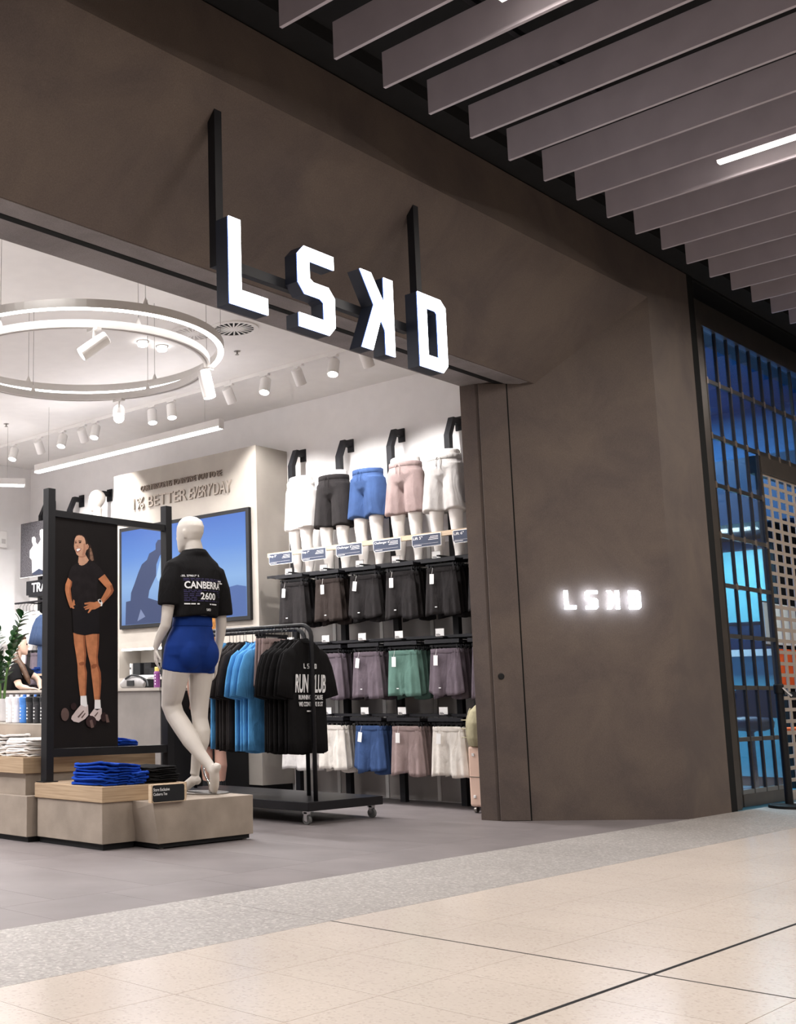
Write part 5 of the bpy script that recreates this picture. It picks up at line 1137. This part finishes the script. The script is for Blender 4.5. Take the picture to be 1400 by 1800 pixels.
# ---- far mannequin bust in a pale blue top
t = thing('far_mannequin', 'pale mannequin head and shoulders in a light blue top beyond the poster frame', 'mannequin', (8.84, 10.43, 2.2225), -YAW); t.scale = (1.06, 1.06, 1.065)
b = NB(); limb(b, [((0,0,.02),.10,.13),((0,0,.25),.105,.135),((0,0,.5),.115,.165),((0,0,.66),.10,.175),((0,0,.74),.07,.11),((0,0,.78),.052,.055),((0,0,.85),.048,.048),((0,0,.90),.054,.054)], 20)
Hc = Vector((-.01, 0, .99)); rings = []
for (z, f0, f1, sd) in ((-.125,.03,.075,.02),(-.09,-.03,.09,.05),(-.05,-.07,.094,.066),(0,-.098,.096,.076),(.045,-.10,.09,.076),(.085,-.08,.07,.062),(.112,-.045,.04,.036),(.122,-.01,.01,.01)):
    c = Hc + Vector((-1,0,0))*((f0+f1)/2) + Vector((0,0,z)); h = (f1-f0)/2; rings.append([c + Vector((-h*math.cos(a), sd*math.sin(a), 0)) for a in [2*math.pi*i/24 for i in range(24)]])
loft(b, rings); obj('body', remeshed(b, .008, 6), 'mann', t)
b = NB(); limb(b, [((0,0,.0),.12,.16),((0,0,.25),.12,.155),((0,0,.5),.128,.18),((0,0,.655),.115,.192),((0,0,.735),.082,.125),((0,0,.765),.066,.075)], 22)
for s in (-1, 1): limb(b, [((s*.14,0,.68),.06),((s*.21,0,.60),.07),((s*.25,0,.42),.066)], 14)
M['paleblue'] = mat('pale_blue_fabric', rgb(190, 210, 232), .85); obj('tee', remeshed(b, .009, 4), 'paleblue', t)
# ---- people
def head(b, Hc, hf, s=1.0):
    """head with face facing hf"""
    hf = Vector(hf).normalized(); hs = Vector((-hf.y, hf.x, 0)); rings = []; Z = Vector((0,0,1)); Hc = Vector(Hc)
    for (z, f0, f1, sd) in ((-.122,.048,.082,.014),(-.112,.02,.092,.032),(-.085,-.03,.092,.050),(-.045,-.070,.090,.064),(-.005,-.092,.088,.072),(.035,-.098,.086,.074),(.07,-.086,.072,.066),(.095,-.055,.048,.046),(.106,-.02,.02,.016)):
        c = Hc + (hf*((f0+f1)/2) + Z*z)*s; h = (f1-f0)/2*s; rings.append([c + hf*h*math.cos(a) + hs*sd*s*math.sin(a) for a in [2*math.pi*i/24 for i in range(24)]])
    loft(b, rings)
    q = lambda f, sd, z: Hc + (hf*f + hs*sd + Z*z)*s
    limb(b, [(q(.084,0,.012), .007*s), (q(.104,0,-.022), .010*s), (q(.098,0,-.035), .011*s)], 8)
    for k in (-1, 1): limb(b, [(q(-.008,.070*k,-.035), .006*s, .009*s), (q(-.014,.076*k,-.005), .007*s, .013*s), (q(-.014,.074*k,.02), .005*s, .01*s)], 8)
    limb(b, [(q(.088,-.02,-.062), .005*s), (q(.096,0,-.060), .008*s), (q(.088,.02,-.062), .005*s)], 8)
    return q
# shop assistant leaning on the counter, in profile to the right
B0 = Vector((8.22, 11.12, 0)); t = thing('person', 'shop assistant with long brown hair in a black tee leaning on the counter', 'person', B0, -YAW)
b = NB()
limb(b, [((-.02,.02,.0),.05),((-.02,.02,.08),.05),((-.03,.02,.45),.065),((-.04,.02,.85),.09)], 14); limb(b, [((-.10,.10,.0),.05),((-.10,.10,.08),.05),((-.10,.10,.45),.065),((-.09,.10,.85),.09)], 14)
limb(b, [((-.07,.06,.80),.13,.16),((-.09,.05,.95),.12,.15),((-.075,.03,1.12),.12,.16),((-.05,.02,1.27),.11,.18),((-.04,.02,1.36),.08,.12),((-.035,.02,1.40),.05),((-.02,.02,1.46),.046),((-.005,.02,1.50),.05)], 18)
q_ = head(b, (.005, .02, 1.575), (1, .05, 0))
limb(b, [((-.06,-.15,1.30),.055),((-.02,-.20,1.20),.047),((.02,-.22,1.10),.042),((.05,-.21,1.075),.038),((.10,-.20,1.068),.032),((.13,-.20,1.066),.025)], 12)
limb(b, [((-.04,.19,1.31),.055),((.08,.22,1.24),.048),((.18,.22,1.20),.042),((.22,.20,1.15),.036),((.23,.15,1.085),.026)], 12)
hand(b, (.12,-.20,1.064), (1,.1,-.05), (0,0,-1), 1.0, .25, 1); hand(b, (.232,.145,1.08), (.6,-.75,-.15), (0,0,-1), 1.0, .25, -1)
obj('body', remeshed(b, .0075, 5), 'skinfair', t)
b = NB()
limb(b, [((-.07,.06,.82),.15,.18),((-.085,.05,.95),.135,.17),((-.075,.03,1.12),.135,.175),((-.05,.02,1.27),.122,.195),((-.04,.02,1.355),.088,.13),((-.037,.02,1.385),.062)], 20)
limb(b, [((-.05,-.12,1.32),.065),((-.03,-.19,1.24),.068),((.0,-.215,1.15),.064)], 14); limb(b, [((-.04,.16,1.32),.065),((.06,.215,1.26),.064),((.13,.225,1.22),.060)], 14)
obj('tee', remeshed(b, .009, 4), 'teeblack', t)
b = NB(); limb(b, [((-.02,.02,.03),.09),((-.03,.02,.45),.085),((-.05,.02,.84),.12)], 14); limb(b, [((-.10,.10,.03),.09),((-.10,.10,.45),.085),((-.08,.10,.84),.12)], 14); obj('trousers', remeshed(b, .012, 4), 'darkshort', t)
b = NB(); Hc = Vector((.005,.02,1.575)); rings = []
for (z, f0, f1, sd) in ((-.10,-.085,-.02,.045),(-.06,-.105,.0,.072),(-.01,-.112,.02,.084),(.04,-.112,.055,.086),(.08,-.098,.078,.076),(.108,-.062,.05,.05),(.12,-.02,.02,.02)):
    rings.append([Hc + Vector(((f0+f1)/2,0,z)) + Vector(((f1-f0)/2*math.cos(a), sd*math.sin(a), 0)) for a in [2*math.pi*i/22 for i in range(22)]])
loft(b, rings)
limb(b, [((-.07,-.04,1.52),.045),((-.03,-.10,1.42),.042),((.05,-.13,1.30),.042),((.11,-.15,1.18),.034),((.14,-.15,1.11),.014)], 12); limb(b, [((-.07,.05,1.52),.05),((-.09,.05,1.38),.05),((-.10,.04,1.24),.03)], 12)
obj('hair', remeshed(b, .008, 4), 'hairbrown', t)
b = NB(); tube(b, smoothpath([(-.0,-.11,1.385),(.03,-.15,1.30),(.06,-.16,1.22)], 4), .006, 6); obj('lanyard', b, 'paper', t)
for k in (-1, 1):
    b = NB(); ball(b, q_(.080, .030*k, .004), .010, 10, 6); obj('eye', b, 'slate', t)
b = NB(); box(b, .14, .26, -.06, .10, 1.0295, 1.045); t2 = thing('notebook', 'grey notebook under the shop assistant on the counter', 'book', B0 + Vector((-.10, -.10, 1.0285)), -YAW); b.free()
t2.location = (7.78, 11.2, 1.0285); obj('cover', box(NB(), -.10, .10, -.13, .13, 0, .022), 'greybag', t2, bevel=.003); obj('pages', box(NB(), -.101, .095, -.127, .127, .004, .018), 'paper', t2)
# customer standing beyond the rail
t = thing('person', 'customer with ginger hair in black tee and shorts standing behind the clothes rail', 'person', (7.86, 7.62, 0), -YAW)
b = NB()
for s, dy in ((-1, .02), (1, -.02)):
    x = s*.058
    limb(b, [((x,dy,.90),.09),((x*1.05,dy,.70),.082),((x*1.05,dy,.50),.058),((x*1.05,dy+.0,.44),.054),((x*1.1,dy-.012,.32),.058),((x*1.1,dy,.16),.036),((x*1.1,dy,.08),.036)], 14)
    limb(b, [((x*1.1,dy-.04,.04),.032),((x*1.1,dy+.03,.035),.036,.034),((x*1.25,dy+.12,.028),.03,.036),((x*1.3,dy+.17,.022),.016,.022)], 12)
limb(b, [((0,0,.84),.11,.16),((0,0,.95),.115,.165),((0,.01,1.08),.095,.135),((0,.01,1.25),.105,.16),((0,0,1.38),.085,.17),((0,0,1.44),.06,.09),((0,0,1.50),.047),((0,.01,1.55),.05)], 18)
head(b, (0, .02, 1.64), (.2, 1, 0))
for s in (-1, 1):
    limb(b, [((s*.15,0,1.38),.05),((s*.19,-.01,1.25),.043),((s*.21,0,1.10),.036),((s*.20,.08,.98),.03),((s*.19,.13,.90),.022)], 12); hand(b, (s*.19,.135,.895), (-.1*s,.5,-.8), (-s,0,0), 1, .3, s)
obj('body', remeshed(b, .008, 5), 'skinleg', t)
b = NB(); limb(b, [((0,0,.80),.13,.19),((0,0,.95),.13,.18),((0,.01,1.1),.12,.165),((0,.01,1.27),.12,.18),((0,0,1.38),.10,.185),((0,0,1.44),.068,.10),((0,0,1.465),.055)], 20)
for s in (-1, 1): limb(b, [((s*.14,0,1.39),.06),((s*.19,-.01,1.27),.062),((s*.205,-.005,1.15),.06)], 14)
obj('tee', remeshed(b, .01, 4), 'teeblack', t)
b = NB(); limb(b, [((0,0,.99),.13,.17),((0,0,.84),.14,.18)], 18)
for s in (-1, 1): limb(b, [((s*.065,0,.90),.10),((s*.072,0,.70),.10),((s*.076,0,.49),.096)], 16)
obj('shorts', remeshed(b, .01, 3), 'darkshort', t)
b = NB(); Hc = Vector((0,.02,1.64)); rings = []
for (z, f0, f1, sd) in ((-.26,-.10,-.06,.06),(-.18,-.12,-.02,.085),(-.10,-.118,.0,.086),(-.03,-.118,.02,.088),(.04,-.115,.055,.088),(.085,-.098,.078,.076),(.112,-.062,.05,.05),(.124,-.02,.02,.02)):
    rings.append([Hc + Vector((sd*math.cos(a), (f0+f1)/2 + (f1-f0)/2*math.sin(a), z)) for a in [2*math.pi*i/22 for i in range(22)]])
loft(b, rings); obj('hair', remeshed(b, .009, 3), 'hairginger', t)
for s in (-1, 1):
    b = NB(); x = s*.064; dy = .02 if s < 0 else -.02; limb(b, [((x,dy,.19),.040),((x,dy,.10),.042)], 12); obj('sock', b, 'slate', t)
    b = NB(); limb(b, [((x,dy-.06,.045),.035),((x,dy+.02,.045),.044),((x*1.2,dy+.12,.035),.038,.042),((x*1.25,dy+.19,.026),.02,.028)], 12); obj('shoe', remeshed(b, .007, 3), 'slate', t)
# ================================================================ NEIGHBOURING SHOP
t = thing('folding_grille', 'folding security grille of clear panes in a dark metal lattice', 'grille', (11.4, 4.0, 0))
xs = [10.455 + .2655*i for i in range(15)]; zs = [.125 + .4365*i for i in range(9)] + [4.165]
zs = [.125, .558, .993, 1.43, 1.865, 2.302, 2.745, 3.185, 3.688, 4.165]
bar0 = None; pan = {}
for i, x in enumerate(xs):
    low = i <= 4
    z0 = .1 if low else 3.185
    obj('upright', box(NB(), x - .012, x + .012, 3.988, 4.012, z0, 4.17), 'grille', t, world=True)
    for j, z in enumerate(zs):
        if z < z0 or j == len(zs) - 1: continue
        if j in (5, 6, 7, 8) or (j == 4 and i % 2): obj('connector', box(NB(), x - .014, x + .014, 3.982, 3.99, z - .03, z + .03), 'connector', t, world=True)
        if i < len(xs) - 1 and (low and i < 4 or z >= 3.18):
            if j < len(zs) - 1:
                obj('pane', box(NB(), x + .012, xs[i+1] - .012, 3.998, 4.002, z + .016, zs[j+1] - .016), 'pane', t, world=True)
for j, z in enumerate(zs[:-1]):
    x1 = xs[4] if z < 3.18 else xs[-1]
    obj('crossbar', box(NB(), xs[0], x1, 3.989, 4.011, z - .018, z + .018), 'steel' if j < 6 else 'grille', t, world=True)
obj('bottom_rail', box(NB(), xs[0], xs[4], 3.985, 4.015, .004, .107), 'frame2', t, world=True)
t = thing('roller_shutter', 'pale metal roller shutter punched with rows of square holes', 'shutter', (12.5, 4.02, 0))
obj('head_beam', box(NB(), 11.54, 14.38, 3.985, 4.10, 3.0, 3.165), 'frame2', t, world=True)
obj('side_guide', box(NB(), 11.525, 11.56, 3.985, 4.04, .004, 3.0), 'frame2', t, world=True)
PX, PZ = .2055, .1045
hz = None
for r in range(29):
    z = 2.995 - r*PZ
    if hz is None:
        b = NB(); box(b, 11.56, 14.38, 4.006, 4.014, -.016, .016); hz = obj('slat', b, 'perf', t, world=False)
        hz.location = (-12.5, -4.02, z)
    else: inst(hz, t, loc=(-12.5, -4.02, z))
vt = None
for c in range(14):
    x = 11.575 + c*PX
    if vt is None:
        b = NB(); box(b, -.028, .028, 4.005, 4.0145, .02, 2.99); vt = obj('web', b, 'perf', t); vt.location = (x - 12.5, -4.02, 0)
    else: inst(vt, t, loc=(x - 12.5, -4.02, 0))
obj('bottom_bar', box(NB(), 11.56, 14.38, 3.995, 4.025, .0, .07), 'perf', t, world=True)
# inside the blue shop
t = thing('service_desk', 'pale cyan service desk inside the blue shop', 'desk', (13.4, 5.0, 0)); M['cyan'] = mat('cyan_laminate', rgb(96, 176, 196), .5, var=.03); M['deepblue'] = MATS['deep_blue']
obj('body', box(NB(), 13.2, 13.9, 4.62, 7.5, .1, 1.35), 'cyan', t, world=True); obj('top', box(NB(), 13.12, 13.95, 4.60, 7.55, 1.35, 1.42), 'paper', t, world=True); obj('kick_base', box(NB(), 13.25, 13.9, 4.66, 7.5, 0, .1), 'deepblue', t, world=True)
t = thing('wall_cabinet', 'blue wall cabinet behind the grille', 'cabinet', (14.2, 5.6, 1.7)); obj('carcass', box(NB(), 14.05, 14.39, 4.62, 8.2, 1.75, 2.6), 'deepblue', t, world=True)
for k in range(4): obj('door', box(NB(), 14.03, 14.049, 4.63 + .89*k, 5.50 + .89*k, 1.77, 2.58), 'cyan', t, world=True)
t = thing('light_strip', 'bright cyan light strip on the blue shop ceiling', 'strip light', (13, 6, 4.28)); obj('diffuser', box(NB(), 12.0, 14.2, 5.42, 5.50, 4.27, 4.299), mat('cyan_strip', (.5,.8,.9), .5, emit=((.35, .8, 1), 5)), t, world=True); obj('housing', box(NB(), 11.98, 14.22, 5.40, 5.52, 4.29, 4.2995), 'deepblue', t, world=True)
for k, (x, y) in enumerate(((11.9, 4.42), (12.45, 4.62))):
    t = thing('stool', ('nearer' if k == 0 else 'farther') + ' dark blue stool seen through the grille', 'stool', (x, y, 0), group='stools in the blue shop')
    b = NB(); lathe(b, [(.02,.0),(.17,.005),(.17,.02),(.03,.04),(.025,.58),(.05,.60)], (0,0,0), 20); obj('pedestal', b, 'deepblue', t)
    b = NB(); lathe(b, [(.12,.60),(.20,.63),(.21,.68),(.19,.72),(.05,.735)], (0,0,0), 24); obj('seat', b, 'deepblue', t, smooth=True)
    b = NB(); prism(b, [(-.2,.72),(.2,.72),(.18,.98),(.1,1.02),(-.1,1.02),(-.18,.98)], (.17,0,0), (0,1,0), (0,0,1), (.03,0,0)); obj('backrest', b, 'deepblue', t)
t = thing('orange_seat', 'orange seat and table set behind the punched shutter', 'chair', (13.0, 4.3, 0))
obj('backrest', box(NB(), 12.62, 13.6, 4.38, 4.42, 1.02, 1.40), 'orange', t, world=True, bevel=.01); obj('seat', box(NB(), 12.62, 13.6, 4.14, 4.42, .55, .62), 'orange', t, world=True, bevel=.01)
for x in (12.7, 13.5): obj('leg', box(NB(), x, x + .03, 4.2, 4.23, 0, .55), 'slate', t, world=True); obj('back_post', box(NB(), x, x + .03, 4.40, 4.43, .6, 1.05), 'slate', t, world=True)
t = thing('white_panel', 'white menu panel behind the punched shutter', 'panel', (13.1, 4.47, 1.4)); obj('board', box(NB(), 12.62, 13.5, 4.46, 4.49, 1.45, 1.87), 'paper', t, world=True); obj('board_edge', box(NB(), 12.61, 13.51, 4.488, 4.498, 1.43, 1.89), 'slate', t, world=True)
# barrier stanchion
t = thing('barrier_post', 'black belt barrier post with a chrome clip at the right edge', 'barrier post', (10.70, 3.72, 0), -YAW)
b = NB(); lathe(b, [(.03,.0),(.16,.001),(.16,.022),(.14,.03),(.03,.034)], (0,0,0), 32); obj('base', b, 'black', t)
b = NB(); lathe(b, [(.032,.03),(.032,.93),(.032,.94)], (0,0,0), 20); obj('post', b, 'blackmetal', t)
b = NB(); lathe(b, [(.038,.94),(.040,.95),(.040,1.01),(.034,1.02)], (0,0,0), 20); hd_ = obj('head', b, 'black', t)
b = NB(); box(b, .02, .05, -.05, -.035, .93, .965); tube(b, [(.01,-.04,.99),(.075,-.05,.92)], .012, 8); obj('clip', b, 'chrome', t)
b = NB(); prism(b, [(0,0),(1,0),(1,.05),(0,.05)], (.06,-.05,.905), (.8,.6,0), (0,0,1), (0,.003,0)); obj('belt', b, 'slate', t)
